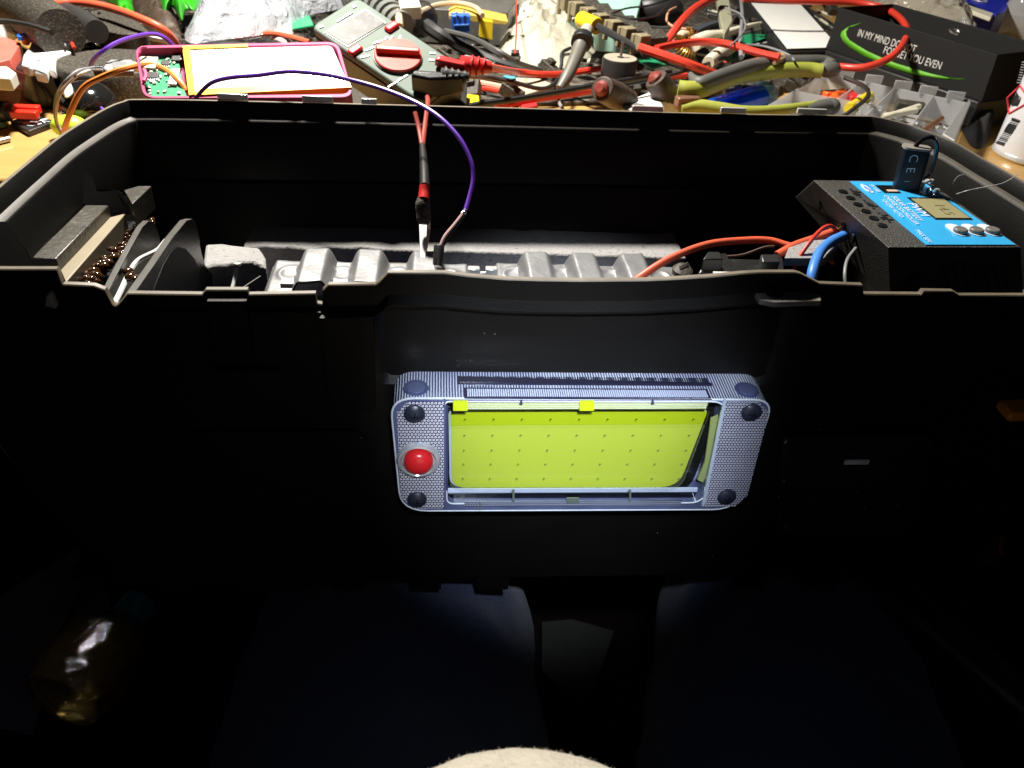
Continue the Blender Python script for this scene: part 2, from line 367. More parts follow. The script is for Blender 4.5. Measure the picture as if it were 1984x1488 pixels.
# stepped ledges and supports inside the left wall
ledge_m = M('black_ledge', (.06, .055, .045), .34, dust=.18, thr=.5, bump=.4, scale=90)  # paler black than the shell, with speckles
tan_m = M('bare_tan_strip', (.30, .25, .17), .45, var=.1)
g = G(); g.prism([U(60, 499, -.03), U(165, 397, -.03), U(210, 397, -.03), U(108, 502, -.03)], (0, 0, -.01)); g.build('side_ledge', ledge_m, tb, bevel=.0006)
g = G(); g.prism([U(113, 515, -.036), U(203, 423, -.036), U(243, 413, -.036), U(125, 549, -.036)], (0, 0, -.01)); g.build('side_ledge', tan_m, tb, bevel=.0005)
g = G(); g.prism([XP(-30, 428, -.199), XP(12, 428, -.199), XP(34, 455, -.198), XP(60, 500, -.196), XP(108, 500, -.1885), XP(118, 545, -.187), XP(60, 590, -.19), XP(-50, 560, -.199)], (0, -.002, -.004))
g.build('ledge_bracket', black, tb, bevel=.0004)
g = G(); g.prism([XP(140, 307, -.200), XP(160, 307, -.200), XP(185, 366, -.194), XP(224, 368, -.19), XP(236, 372, -.188), XP(254, 412, -.186), XP(205, 412, -.19), XP(165, 395, -.197), XP(140, 390, -.2)], (0, .0015, -.002))
g.build('ledge_bracket', black, tb, bevel=.0004)
g = G(); g.prism([U(240, 368, -.026), U(268, 360, -.026), U(293, 360, -.026), U(256, 395, -.026)], (0, 0, -.012)); g.build('corner_web', ledge_m, tb, bevel=.0004)
g = G(); g.prism([U(125, 552, -.05), U(240, 430, -.05), U(290, 425, -.05), U(215, 575, -.05)], (0, 0, -.004)); g.build('inner_shelf', black, tb, bevel=.0004)
# two arched ribs
rib_m = M('grey_black_rib', (.016, .015, .014), .28, dust=.08, thr=.6, bump=.2)
rib_lit_top = M('lit_rib_edge', (.085, .08, .07), .4, var=.3)  # paler edge faces carry the light falling on the ribs
def rib(top, x0, th, arch):
    g = G(); P = [XP(a, b, x0) for a, b in top]
    g.prism(P, (-th, 0, 0)); o = g.build('arched_rib', [rib_m, rib_lit_top], tb, bevel=.0003)
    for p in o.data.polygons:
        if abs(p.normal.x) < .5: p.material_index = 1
    return o
rib([(262, 566), (300, 512), (335, 460), (362, 427), (372, 424), (378, 428), (385, 452), (390, 488), (398, 514), (412, 532), (414, 600), (245, 600)], XP(372, 424, -.1385).x, .0032, 0)
g = G(); g.prism([XP(a, b, XP(372, 424, -.1385).x+.00025) for a, b in ((292, 600), (300, 556), (316, 515), (330, 490), (344, 478), (360, 482), (376, 500), (386, 520), (388, 600))], (-.0003, 0, 0)); g.build('arch_shade', M('arch_shade_black', (.004, .004, .004), .6), tb)  # thin dark plate paints the shade inside the arch opening
rib([(198, 590), (225, 535), (255, 478), (276, 440), (288, 428), (297, 429), (306, 446), (312, 470), (318, 500), (318, 590)], -.158, .0028, 0)
g = G()
def fn(u, v): 
    a = U(205+u*90, 585-v*0-u*120, -.038); return a+Vc((v*.022, 0, -.006*math.sin(v*3.14)))
g.grid(fn, 6, 6); g.build('curved_web', M('satin_grey_black', (.11, .105, .09), .3), tb, solid=.001)
g = G()
for i in range(150):
    t = random.random(); px = 172+t*118; py = 545-t*118+random.uniform(-9, 9); r = random.uniform(.0008, .0024)*(1.15-.4*t)
    g.ball(U(px+random.uniform(-10, 10), py, -.043+random.uniform(0, .004)), r, 8, (1, random.uniform(.8, 1.8), random.uniform(.7, 1.2)), Rz(random.uniform(0, 180)))
g.build('glue_bead', glue, tb, sharp=80)
g = G(); g.tube(sm([U(a, b, z) for a, b, z in ((322, 466, -.026), (305, 485, -.027), (270, 503, -.029), (254, 522, -.03), (245, 540, -.030), (232, 568, -.030), (221, 589, -.028))]), .0011, 8)
tag(g.build('wire', M('white_wire_skin', (.85, .85, .85), .35), None), 'short white wire glued down with brown blobs beside the arched ribs', 'wire')
for i, (a, b, l) in enumerate(((250, 533, 'upper'), (322, 467, ''), (262, 540, ''), (275, 537, ''))):
    pass
g = G()
for a, b, r in ((249, 526, .0022), (253, 536, .0024), (261, 540, .0018), (271, 538, .0016), (280, 535, .0014), (322, 467, .0017), (330, 468, .0018)): g.ball(U(a, b, -.029), r, 10, (1, 1.2, .8))
g.build('glue_bead', glue, tb, sharp=80)
g = G(); g.tube(sm([U(448, 566, -.035), U(455, 540, -.032), U(458, 520, -.028)]), .0009, 8); g.mat(1).lathe(U(460, 512, -.027), (0, .2, 1), [(-.001, .0008), (0, .0018), (.0006, .0018), (.001, .0003)], 12)
tag(g.build('wire_stub', [M('grey_wire_skin', (.5, .5, .5), .4), metal]), 'short grey wire stub with a shiny tip sticking up before the foam block', 'wire')
g = G(); g.tube([U(465, 562, -.03), U(485, 548, -.028), U(505, 535, -.026)], .0003, 5); tag(g.build('filament', metal), 'thin pale strand hanging between the foam block and the front rim', 'strand')
# ================================================================ inside: foam, battery brackets
def block(poly, h, j=.0012, seed=0, name='foam_block', n=10):
    g = G(); P = []
    L_ = [Vc(p) for p in poly]
    for i in range(len(L_)):
        a, b = L_[i], L_[(i+1) % len(L_)]
        k = max(2, int((b-a).length/.004))
        for q in range(k):
            p = a.lerp(b, q/k); d = noise.noise(p*90+Vc((seed, 0, 0)))
            P.append(p+Vc((0, d*j*1.6, d*j*.5)))
    c = sum(P, Vc())/len(P)
    g.prismpts([p+Vc((0, 0, -h)) for p in P], P); return g
z0 = -.058
tag(block([U(392, 520, z0), U(398, 474, z0), U(430, 470, z0), U(500, 478, z0), U(514, 500, z0), U(516, 517, z0), U(490, 510, z0), U(462, 508, z0), U(435, 512, z0), U(412, 512, z0)], .04, .001, 3).build('foam_block', foam, bevel=.0015), 'torn whitish foam block with dark speckles beside the arched ribs', 'foam block')
z0 = -.070
P = [U(a, b, z0) for a, b in ((470, 479), (560, 478), (600, 484), (640, 477), (760, 484), (860, 487), (1000, 491), (1150, 495), (1250, 498), (1330, 500))]
Q = [Vc((p.x*1.0, .2005, z0)) for p in P[::-1]]
tag(block(P+Q, .075, .0008, 9).build('foam_strip', foam, bevel=.001), 'long grey speckled foam strip lying against the rear wall of the toolbox', 'foam strip')
def bracket(x0, x1, ya, yb, z, humps, label):
    t = T('battery_bracket', label, 'bracket', ((x0+x1)/2, (ya+yb)/2, z-.03))
    # cross-section with rounded humps
    xs = []; hw = .0068
    n = 150
    prof_ = []
    for i in range(n+1):
        x = x0+(x1-x0)*i/n; h = 0
        for c in humps: h = max(h, .0072*math.sqrt(max(0, sstep(c-hw-.0022, c-hw+.0022, x)*(1-sstep(c+hw-.0022, c+hw+.0022, x)))))
        e = min(x-x0, x1-x); h -= .004*(1-sstep(0, .003, e))
        prof_.append((x, z+h))
    g = G()
    def fn(u, v):
        x, zz = prof_[int(round(u*n))]; y = ya+(yb-ya)*v
        d = 0
        if abs(zz-z) < .0012:  # shallow round dimples between the humps
            cs = [x0]+list(humps)+[x1]
            for a, b in zip(cs, cs[1:]):
                m_ = (a+b)/2; q = math.hypot(x-m_, (y-(ya+yb)/2-.003)*.9)
                if b-a > .014: d += .0011*math.exp(-((q-.0055)/.0014)**2)
        sk = (v-.5)*.0
        return Vc((x+sk+noise.noise(Vc((x*60, y*60, 0)))*.0003, y+.0012*noise.noise(Vc((x*120, 5, 0)))*(1 if v in (0, 1) else 0), zz+d+.0005*noise.noise(Vc((x*80, y*80, 2)))))
    g.grid(fn, n, 26); g.build('sheet', alu, t, solid=.0009, sharp=60)
    g = G(); g.box(((x0+x1)/2, ya+.004, z-.020), (x1-x0-.003, .002, .034)); g.build('front_flange', M('flange_aluminium', (.35, .35, .36), .45, metal=.5), t, bevel=.0004)  # plain aluminium, a little paler than the sheet
    g = G(); cs = [x0]+list(humps)+[x1]
    for a, b in zip(cs, cs[1:]):
        if b-a > .014: g.box(((a+b)/2, ya+.007, z+.0009), (.0062, .0014, .0006))
    if g.v: g.build('slot', gloss_black, t)
    return t
def bx(px, py, z): return U(px, py, z).x
bz = -.049
ya, yb = U(560, 566, bz).y-.002, U(700, 508, bz).y
bracket(U(515, 535, bz).x, U(915, 530, bz).x, ya, yb, bz, [U(612, 530, bz).x, U(715, 530, bz).x, U(823, 530, bz).x], 'left corrugated aluminium battery bracket under the crocodile clip')
bracket(U(955, 530, bz).x, U(1322, 535, bz).x, ya+.005, yb+.002, bz, [U(1040, 530, bz).x, U(1132, 530, bz).x, U(1226, 530, bz).x], 'right corrugated aluminium battery bracket crossed by the thick red cable')
g = G(); g.box((.0, .110, -.108), (.225, .034, .06)); tag(g.build('battery_pack', M('dark_blue_pack_shade', (.03, .035, .06), .5, c2=(.2, .22, .3), thr=.68, scale=100), bevel=.002), 'battery pack with dark blue shade painted on it under the aluminium brackets', 'battery')  # pack colour carries the bluish shade below the brackets
t = T('terminal_link', 'small crimped metal link in the gap between the two aluminium brackets', 'metal link', U(937, 530, -.05))
g = G(); g.box(U(918, 525, -.046), (.006, .004, .004)); g.box(U(952, 527, -.046), (.006, .004, .005)); g.build('crimp', metal, t, bevel=.0006)
g = G(); g.cyl(U(915, 528, -.047), U(955, 529, -.047), .0008, n=8); g.build('rod', dullmetal, t)
# crocodile clip hanging over the rear rim
t = T('crocodile_clip', 'steel crocodile clip with taped grip, clipped on the left battery bracket', 'clip', U(818, 506, -.044))
def W(l): return [V(a, b, y) for a, b, y in l]
g = G()
a = V(820, 502, .108); b = V(820, 432, .118)
g.prismpts([V(812, 430, .126), V(828, 430, .126), V(825, 503, .106), V(814, 503, .106)], [V(813, 430, .129), V(827, 430, .129), V(824, 503, .108), V(815, 503, .108)]); g.build('jaw', M('polished_steel', (.9, .9, .88), .35, metal=.15), t, bevel=.0004)
g = G(); g.prismpts([V(829, 440, .119), V(834, 440, .119), V(829, 478, .114), V(823, 503, .110)], [V(829, 440, .122), V(834, 440, .122), V(829, 478, .118), V(823, 503, .113)]); g.cyl(V(832, 428, .119), V(831, 446, .119), .0007, n=8); g.build('jaw', M('rusty_metal', (.45, .33, .26), .4, metal=.8), t, bevel=.0003)
g = G(); g.tube(sm(W([(821, 434, .118), (821, 420, .120), (819, 400, .122), (821, 384, .124)])), [.0024, .0036, .0035, .0037, .0030], 12); g.build('tape_wrap', M('fuzzy_black_tape', (.05, .045, .04), .9, bump=1.5, bs=600, dust=.4, thr=.5), t)
g = G(); g.tube(sm(W([(821, 386, .123), (822, 372, .126), (823, 360, .128)])), [.0028, .0026], 12); g.build('sleeve', redp, t)
g = G(); g.tube(sm(W([(823, 362, .128), (822, 330, .145), (820, 300, .165), (818, 280, .18)])), [.0026, .0022, .0016], 10); g.build('cable', blackw, t)
g = G(); g.tube(sm(W([(818, 284, .178), (812, 250, .190), (804, 218, .198)])), .0013, 8); g.tube(sm(W([(819, 284, .178), (824, 240, .195), (829, 200, .213), (828, 188, .235)])), .0014, 8); g.build('twin_lead', M('dull_red_insulation', (.32, .05, .035), .4), t)
# purple wire from the power bank to the temperature probe
t = T('thermistor_probe', 'black cylindrical probe on a purple wire standing on the left battery bracket', 'probe', U(850, 526, -.044))
g = G(); g.tube(sm(W([(377, 193, .236), (395, 172, .232), (415, 158, .228), (450, 150, .222), (500, 146, .215), (560, 139, .21), (625, 144, .20), (680, 155, .19), (740, 172, .18), (800, 196, .168), (850, 226, .156), (890, 268, .145), (912, 312, .137), (917, 345, .132), (910, 380, .126), (901, 410, .12)])), .00115, 8); g.build('wire', purple, t)
g = G(); g.ball(V(900, 411, .12), .0013, 8); g.ball(V(896, 413, .12), .001, 8); g.tube([V(902, 405, .12), V(897, 416, .12)], .0006, 6); g.build('solder_joint', metal, t)
g = G(); g.tube(sm(W([(899, 412, .12), (880, 436, .116), (862, 458, .112), (853, 478, .109)])), .0009, 8); g.build('lead', M('pale_pink_insulation', (.6, .42, .4), .3), t)
g = G(); g.tube(sm(W([(901, 413, .12), (884, 438, .116), (867, 462, .112), (857, 478, .109)])), .0007, 8); g.build('lead', blackw, t)
g = G(); p0 = V(848, 520, .100); p1 = V(851, 475, .106); g.lathe(p0, p1-p0, [(0, .0026), ((p1-p0).length-.0006, .0026), ((p1-p0).length, .0022)], 20); g.build('barrel', blackfine, t)
g = G(); g.lathe(p0-(p1-p0)*.05, p1-p0, [(-.001, .0038), (.0008, .0036), (.0018, .0026)], 20); g.build('collar', brown, t)
# cables on the right, inside the box
def cable(name, pts, r, m, label, cat='cable', n=10, group=None):
    g = G(); g.tube(sm(pts), r, n); return tag(g.build(name, m), label, cat, group)
cable('cable', W([(1215, 556, .085), (1250, 530, .088), (1300, 500, .094), (1370, 474, .10), (1440, 466, .104), (1490, 466, .104), (1525, 475, .1), (1560, 482, .095), (1600, 496, .085), (1616, 512, .08)]), [.0019, .0019, .0018, .0016, .0010], redor, 'thick orange-red cable running from the right aluminium bracket to the controller')
cable('cable', W([(1505, 495, .085), (1540, 476, .09), (1580, 462, .094), (1620, 447, .098)]), .0021, redor, 'short thick orange-red cable screwed into the first controller terminal')
cable('cable', W([(1533, 540, .07), (1545, 505, .074), (1570, 468, .08), (1590, 446, .088), (1605, 438, .092), (1615, 441, .095), (1620, 447, .097)]), .0010, redw, 'thin bright red wire curving down from the controller to the front rim', 'wire')
cable('cable', W([(1571, 560, .05), (1575, 525, .056), (1588, 490, .068), (1608, 470, .08), (1634, 457, .09)]), .0024, bluew, 'thick blue cable entering the side of the solar charge controller')
cable('cable', W([(1640, 560, .045), (1637, 530, .05), (1642, 503, .058), (1658, 481, .066)]), .0008, greyw, 'thin dark grey wire entering the lowest terminal of the controller', 'wire')
g = G()
for i in range(10):
    a = V(1620+random.uniform(-3, 3), 447+random.uniform(-5, 5), .098); b = a+Vc((random.uniform(0, .004), random.uniform(-.003, .003), random.uniform(-.004, .004))); g.tube([a, b], .0003, 4)
tag(g.build('wire_strands', copper), 'frayed copper strands where the red wires enter the controller', 'wire strands')
g = G(); g.prism([U(1590, 458, -.02), U(1612, 440, -.02), U(1625, 478, -.02), U(1600, 500, -.02), U(1520, 500, -.02), U(1528, 480, -.02)], (0, 0, -.004)); tag(g.build('foam_scrap', foam), 'pale grey foam scrap beneath the blue cable beside the controller', 'foam scrap')
t = T('fuse_holder', 'black plastic fuse holder block below the thick orange-red cable', 'fuse holder', U(1430, 525, -.05))
g = G(); zf = -.02
g.prism([U(1352, 530, zf-.004), U(1372, 492, zf), U(1408, 489, zf), U(1412, 500, zf), U(1500, 503, zf), U(1505, 490, zf), U(1518, 500, zf), U(1522, 530, zf-.004)], (0, .002, -.02)); g.build('housing', M('satin_black_block', (.035, .035, .035), .3, dust=.2, bump=.3), t, bevel=.001)
g = G(); g.prism([U(1362, 502, zf+.003), U(1372, 487, zf+.004), U(1394, 487, zf+.004), U(1402, 502, zf+.003)], (0, 0, -.006)); g.prism([U(1478, 508, zf+.003), U(1474, 492, zf+.004), U(1505, 492, zf+.004), U(1512, 508, zf+.003)], (0, 0, -.006)); g.build('end_post', M('dark_block', (.03, .03, .03), .35), t, bevel=.0006)
g = G(); g.box(U(1440, 541, -.022)+Vc((0, -.004, 0)), (.028, .01, .006)); tag(g.build('strap', M('white_strap', (.75, .74, .72), .4)), 'white strap edge showing between the fuse holder and the front rim', 'strap')
g = G(); g.tube(sm(W([(1405, 498, .11), (1440, 494, .11), (1480, 480, .112), (1500, 478, .112)])), .0008, 6); tag(g.build('wire', M('dark_brown_wire', (.10, .06, .05), .4)), 'thin brown-grey wire passing behind the black fuse holder', 'wire')
g = G(); g.ball(U(1322, 526, -.03), .005, 10, (1, 1.2, .7)); g.tube([U(1318, 520, -.025), U(1334, 512, -.022)], .0012, 6); tag(g.build('bundle_tie', dusty), 'dusty dark knot of wire ends right of the aluminium bracket', 'wire bundle')
# ---------------------------------------------------------------- charge controller
ct = T('charge_controller', 'black solar charge controller with blue label, small screen and three buttons', 'charge controller', (.19, .08, -.03))
A, B, Cc, Dd = U(1576, 349), U(1721, 479), U(1979, 479), U(1801, 352)
Dd = A+(Cc-B)
ux = (Cc-B); uy = (A-B)   # label frame: ux to the right, uy away
def cp(u, v, h=0.): return B+ux*u+uy*v+Vc((0, 0, h))
bnl, bnr, brl = V(1727, 597, .046), V(1985, 600, .046), U(1540, 382, -.03)
brr = brl+(bnr-bnl)+Vc((.003, 0, 0))
case_m = M('grainy_black_case', (.060, .055, .048), .38, bump=.9, bs=1500, dust=.15, thr=.6)
g = G(); g.prismpts([bnl, bnr, brr, brl], [B, Cc, Dd, A]); g.build('case', case_m, ct, bevel=.0006)
g = G()
for i in range(7):
    u = .44+i*.075
    g.prism([B.lerp(Cc, u)+Vc((0, -.0002, -.007)), B.lerp(Cc, u+.018)+Vc((0, -.0002, -.007)), bnl.lerp(bnr, u+.012)+Vc((0, -.0004, .003)), bnl.lerp(bnr, u-.006)+Vc((0, -.0004, .003))], (0, .001, 0))
g.build('vent_slots', gloss_black, ct)
for u in (.24, .93):
    g = G(); c = B.lerp(Cc, u)+Vc((.003, .0005, -.017)); g.lathe(c, (0, -1, .05), [(0, .0052), (.0008, .0050)], 20, .8); g.build('fixing_hole', gloss_black, ct)
lab = M('blue_label_film', (.05, .48, .95), .2, coat=.8, var=.08)
g = G(); g.prism([cp(.29, 1-.03, .00025), cp(.93, 1-.035, .00025), cp(.97, .02, .00025), cp(.29, .02, .00025)], (0, 0, .0003)); g.build('label', lab, ct)
whl = M('white_print', (.8, .85, .9), .3, var=.03)
def flat(name, m, polys, parent, h, th=.0002):
    g = G()
    for P in polys: g.prism([cp(u, v, h) for u, v in P], (0, 0, th))
    return g.build(name, m, parent)
flat('usb_port', gloss_black, [[(.46, .90), (.60, .90), (.60, .77), (.46, .77)]], ct, .0006)
flat('port_contacts', M('pale_contacts', (.7, .5, .4), .3), [[(.50, .815), (.585, .815), (.585, .785), (.50, .785)]], ct, .0009)
scr = M('olive_lcd', (.42, .38, .20), .12, coat=1, var=.15, scale=30)
flat('screen_bezel', gloss_black, [[(.60, .70), (.90, .70), (.90, .36), (.60, .36)]], ct, .0006)
flat('screen', scr, [[(.615, .67), (.885, .67), (.885, .375), (.615, .375)]], ct, .0009)
def ctext(body, size, u, v, m, name='lettering', h=.0010, ang=-90, par=None, sx=1.):
    cu = bpy.data.curves.new(name, 'FONT'); cu.body = body; cu.size = size; cu.extrude = .00004; cu.align_x = 'CENTER'; cu.align_y = 'CENTER'
    o = bpy.data.objects.new(name, cu); C.objects.link(o); cu.materials.append(m); o.parent = par or ct
    p = cp(u, v, h); o.location = p-WL[(par or ct).name]; o.rotation_euler = (0, 0, math.radians(ang)); o.scale = (sx, 1, 1); return o
dk = M('dark_print', (.02, .02, .02), .4)
ctext('14.5', .0070, .76, .50, M('lcd_segments', (.27, .24, .13), .3), h=.0013)
ctext('PWM', .0062, .555, .50, whl, 'lettering'); ctext('SOLAR BATTERY', .0036, .475, .52, whl); ctext('CHARGE CONTROLLER', .0030, .415, .50, whl); ctext('12V/24V AUTO', .0030, .36, .52, whl)
ctext('10A', .0050, .355, .84, bluew, h=.0014); ctext('5V USB', .0028, .42, .84, whl); ctext('MAX 50V', .0030, .335, .12, whl)
pill = [(.355+.028*math.cos(a*math.pi/8), .84+.075*math.sin(a*math.pi/8)) for a in range(16)]
flat('badge', whl, [pill], ct, .0007)
for k in range(3):
    cu_, cv_ = .66+k*.125, .19
    P = rr(0, 0, .056, .085, .05, 4); P = [(cu_+a, cv_+b+.02) for a, b in P]
    flat('button_surround', whl, [P], ct, .0007)
    g = G(); g.lathe(cp(cu_, cv_-.01, .001), (0, 0, 1), [(0, .0031), (.0012, .0030), (.0016, .0025)], 18); g.build('button', M('grey_button', (.16, .15, .14), .4), ct)
g = G()
for k in range(6): g.lathe(cp(.135, .80-k*.103, .0002), (0, 0, 1), [(0, .0023), (.0003, .0022)], 16)
g.build('terminal_screw_holes', gloss_black, ct)
g = G()
for k, (u, v) in enumerate(((.235, .78), (.235, .60), (.235, .40))):
    for q in range(5): g.box(cp(u+random.uniform(-.02, .02), v+(q-2)*.016, .0003), (.0032, .0007, .0002), Rz(random.choice((0, 90, 20))))
    for s_ in (-1, 1): g.box(cp(u-.01, v+s_*.065, .0003), (.0014, .0005, .0002))
g.build('terminal_symbols', dk, ct)
for i, (a, b) in enumerate(((1598, 420), (1643, 469), (1657, 482))):
    g = G(); lf = lambda u, v: (A.lerp(B, u)).lerp(brl.lerp(bnl, u), v)
    n_ = (B-A).cross(brl-A).normalized()
    u_ = (.22, .5, .62)[i]; p = lf(u_, .45); g.box(p, (.0012, .0022, .0045)); g.build('terminal_slot', gloss_black, ct)
# usb plug standing in the second port
t = T('usb_plug', 'black USB plug with CE mark standing in the controller, wire looping over it', 'usb plug', cp(.69, .85, 0))
g = G(); zp = nrm((-.04, .1, 1)); xx, yy, zz = frame(zp, (0, 1, 0)); c = cp(.70, .86, .0)
q = rr(0, 0, .0062, .0034, .0022, 4); Rm = rot(xx, yy, zz); 
if Rm.determinant() < 0: Rm = rot(-xx, yy, zz)
Rp = Rz(-12)
pb_ = [c+Rp@Vc((a, b, 0)) for a, b in q]; pt_ = [c+Rp@Vc((a, b, 0))+zp*.0195 for a, b in q]
g.prismpts(pb_, pt_); g.build('shell', M('blue_black_plastic', (.012, .016, .025), .3), t, bevel=.0004)
g = G(); g.prismpts([p+zp*.0001+(p-c-zp*.0195)*.06 for p in pt_], [p+zp*.0011+(p-c-zp*.0195)*.04 for p in pt_]); g.build('top_flange', M('pale_flange', (.28, .26, .23), .35), t)
g = G(); top = c+zp*.0205; g.tube(sm([top+Vc((-.001, 0, 0)), top+Vc((.001, 0, .0035)), top+Vc((.006, 0, .0045)), top+Vc((.011, .001, -.002)), top+Vc((.0125, .002, -.013)), cp(.80, .90, .002)]), .0011, 8); g.build('wire_loop', M('glossy_black_wire', (.015, .015, .02), .12, coat=.8), t)
for (bd, h_, s_) in (('C', .016, .0058), ('E', .0105, .0058), ('I', .0050, .0042)):
    cu = bpy.data.curves.new('ce_mark', 'FONT'); cu.body = bd; cu.size = s_; cu.extrude = .00004; cu.align_x = 'CENTER'; cu.align_y = 'CENTER'; cu.offset = -.0001
    o = bpy.data.objects.new('ce_mark', cu); C.objects.link(o); cu.materials.append(whl); o.parent = t
    nfr = Rp@Vc((0, -1, 0)); p = c+nfr*.0036+zp*h_+Rp@Vc((-.0015, 0, 0)); xa_ = -zp; ya_ = nfr.cross(xa_)
    o.matrix_local = Matrix.Translation(p-WL[t.name]) @ rot(xa_, ya_, nfr).to_4x4()
g = G(); g.ball(cp(.83, .88, .002), .0022, 8); g.ball(cp(.87, .83, .001), .0012, 8); g.ball(cp(.92, .80, .001), .0015, 8); g.ball(cp(.955, .93, .002), .0015, 8); g.tube(sm([cp(.83, .88, .002), cp(.9, .88, .004), cp(.94, .98, .001)]), .0007, 6); tag(g.build('solder_blobs', metal), 'shiny solder blobs and bare wire beside the black USB plug', 'solder')
cable('filament', [U(1853, 376, .0), U(1880, 368, .004), U(1920, 360, .002), U(1945, 354, .003), U(1972, 338, .004)], .00022, metal, 'fine stray copper thread stretched from the USB plug to the right rim', 'strand', 4)
cable('filament', W([(1842, 372, .12), (1848, 352, .12), (1857, 341, .12), (1868, 338, .12)]), .00025, metal, 'short curled stray thread sticking up right of the USB plug', 'strand', 4)
# ================================================================ front lamp
lm = T('work_lamp', 'rectangular clear work lamp with yellow LED panel screwed to the toolbox front', 'lamp', V(1120, 985, -.007))
YF = -.0135
def F_(px, py, y=YF): return V(px, py, y)
outer = roundpoly([F_(756, 772), F_(1499, 775), F_(1428, 987), F_(777, 990)], [.009, .008, .011, .011], 6)
outer = [Vc((p.x, YF, p.z)) for p in outer]
back = [Vc((p.x, 0.0035, p.z+.0006)) for p in outer]
lens_m = M('clear_lamp_housing', (.11, .13, .25), .10, coat=1., var=.5, scale=90, spec=.9)
edge_m = M('edge_glint_white', (.78, .84, 1.), .15, coat=.6, var=.15)  # white beads paint the glow along the clear plastic edges
ribs_m = M('ribbed_clear_plastic', (.36, .41, .68), .14, coat=.7, spec=.8)
nt = ribs_m.node_tree; tc = [n_ for n_ in nt.nodes if n_.type == 'TEX_COORD'][0]; bs_ = nt.nodes['Principled BSDF']
wv = nt.nodes.new('ShaderNodeTexWave'); wv.bands_direction = 'X'; wv.inputs['Scale'].default_value = 300; wv.inputs['Distortion'].default_value = .6; nt.links.new(tc.outputs['Object'], wv.inputs['Vector'])
nz = nt.nodes.new('ShaderNodeTexNoise'); nz.inputs['Scale'].default_value = 28; nt.links.new(tc.outputs['Object'], nz.inputs['Vector'])
ad = nt.nodes.new('ShaderNodeMath'); ad.operation = 'MULTIPLY_ADD'; ad.inputs[1].default_value = .55; nt.links.new(wv.outputs['Fac'], ad.inputs[0]); nt.links.new(nz.outputs['Fac'], ad.inputs[2])
rp = nt.nodes.new('ShaderNodeValToRGB'); rp.color_ramp.elements[0].position = .55; rp.color_ramp.elements[1].position = .98; rp.color_ramp.elements[0].color = (.07, .08, .20, 1); rp.color_ramp.elements[1].color = (.80, .86, 1, 1)  # bright and dark of the clear ribs painted into base colour
nt.links.new(ad.outputs[0], rp.inputs[0]); nt.links.new(rp.outputs[0], bs_.inputs['Base Color'])
bp = nt.nodes.new('ShaderNodeBump'); bp.inputs['Strength'].default_value = .8; bp.inputs['Distance'].default_value = .0006; nt.links.new(wv.outputs['Fac'], bp.inputs['Height']); nt.links.new(bp.outputs[0], bs_.inputs['Normal'])
# side ring of the housing (ribbed), and the front face as a frame round the window
win = roundpoly([F_(862, 778), F_(1408, 778), F_(1362, 974), F_(866, 976)], [.002, .006, .006, .003], 6)
win = [Vc((p.x, YF, p.z)) for p in win]
n = len(outer)
g = G(); g.add(outer+back, [(i, (i+1) % n, (i+1) % n+n, i+n) for i in range(n)]); g.build('ribbed_side', ribs_m, lm, sharp=60)
g = G(); m_ = len(win); wb = [Vc((p.x, -.002, p.z)) for p in win]
vs = outer+win+wb; fs = [(i, (i+1) % n, n+(i+1) % m_, n+i) for i in range(n)]+[(n+i, n+(i+1) % m_, n+m_+(i+1) % m_, n+m_+i) for i in range(m_)]
g.add(vs, fs); g.build('front_frame', lens_m, lm, sharp=50)
g = G(); g.prism([Vc((p.x, -.0018, p.z)) for p in win], (0, .001, 0)); g.build('reflector_tray', M('pale_violet_tray', (.30, .34, .50), .15, coat=.6, c2=(.02, .02, .05), thr=.5, scale=70), lm)
g = G(); g.tube([p+Vc((0, .0002, 0)) for p in outer+outer[:1]], .00042, 6, cap=False); g.build('edge_glint_bead', edge_m, lm)
g = G(); g.tube([p for p in win+win[:1]], .00028, 6, cap=False); g.build('edge_glint_bead', edge_m, lm)
# LED panel
YL = -.0055
def L_(px, py, y=YL): return V(px, py, y)
ledc = roundpoly([L_(874, 800), L_(1371, 797), L_(1314, 944), L_(876, 945)], [.0014, .0016, .0085, .006], 6)
cc = sum(ledc, Vc())/len(ledc)
g = G(); g.prism(roundpoly([L_(*q, YL+.0013) for q in ((860, 792), (1398, 790), (1334, 955), (862, 957))], [.001, .002, .010, .008], 6), (0, .0010, 0)); g.build('panel_dark_gap', gloss_black, lm)  # black plate paints the dark gap around the LED panel
g = G(); g.prism([Vc((p.x-.0004, p.y+.0006, p.z-.0001)) for p in [cc+(q-cc)*1.012 for q in ledc]], (0, .001, 0)); g.build('panel_edge', M('pale_panel_edge', (.55, .62, .75), .3), lm)
led_m = M('yellow_phosphor', (.62, .73, .018), .32, var=.04, scale=40, coat=.35)
g = G(); g.prism(ledc, (0, .0012, 0)); g.build('led_panel', led_m, lm)
g = G()
for j, (yy_, xa0, xb0) in enumerate(((813, 900, 1342), (844, 899, 1334), (873, 898, 1328), (900, 897, 1320), (928, 896, 1314))):
    for i in range(9):
        x = xa0+(xb0-xa0)*i/8; p = L_(x, yy_); g.box(p+Vc((0, -.0001, 0)), (.00055, .0003, .0013), Re(0, 12, 0)); g.box(p+Vc((.0003, -.0001, .0003)), (.0007, .0003, .0005))
g.build('chip_marks', M('olive_chip_mark', (.30, .38, .01), .4), lm)
def strip(name, px, m, y=-.0142, th=.0005):
    g = G(); g.prism([Vc((p.x, y, p.z)) for p in [V(a, b, y) for a, b in px]], (0, th, 0)); return g.build(name, m, lm)
strip('panel_reflection_band', [(880, 776), (1376, 774), (1366, 794), (880, 796)], led_m, -.0085)  # yellow strip paints the panel's reflection in the clear top
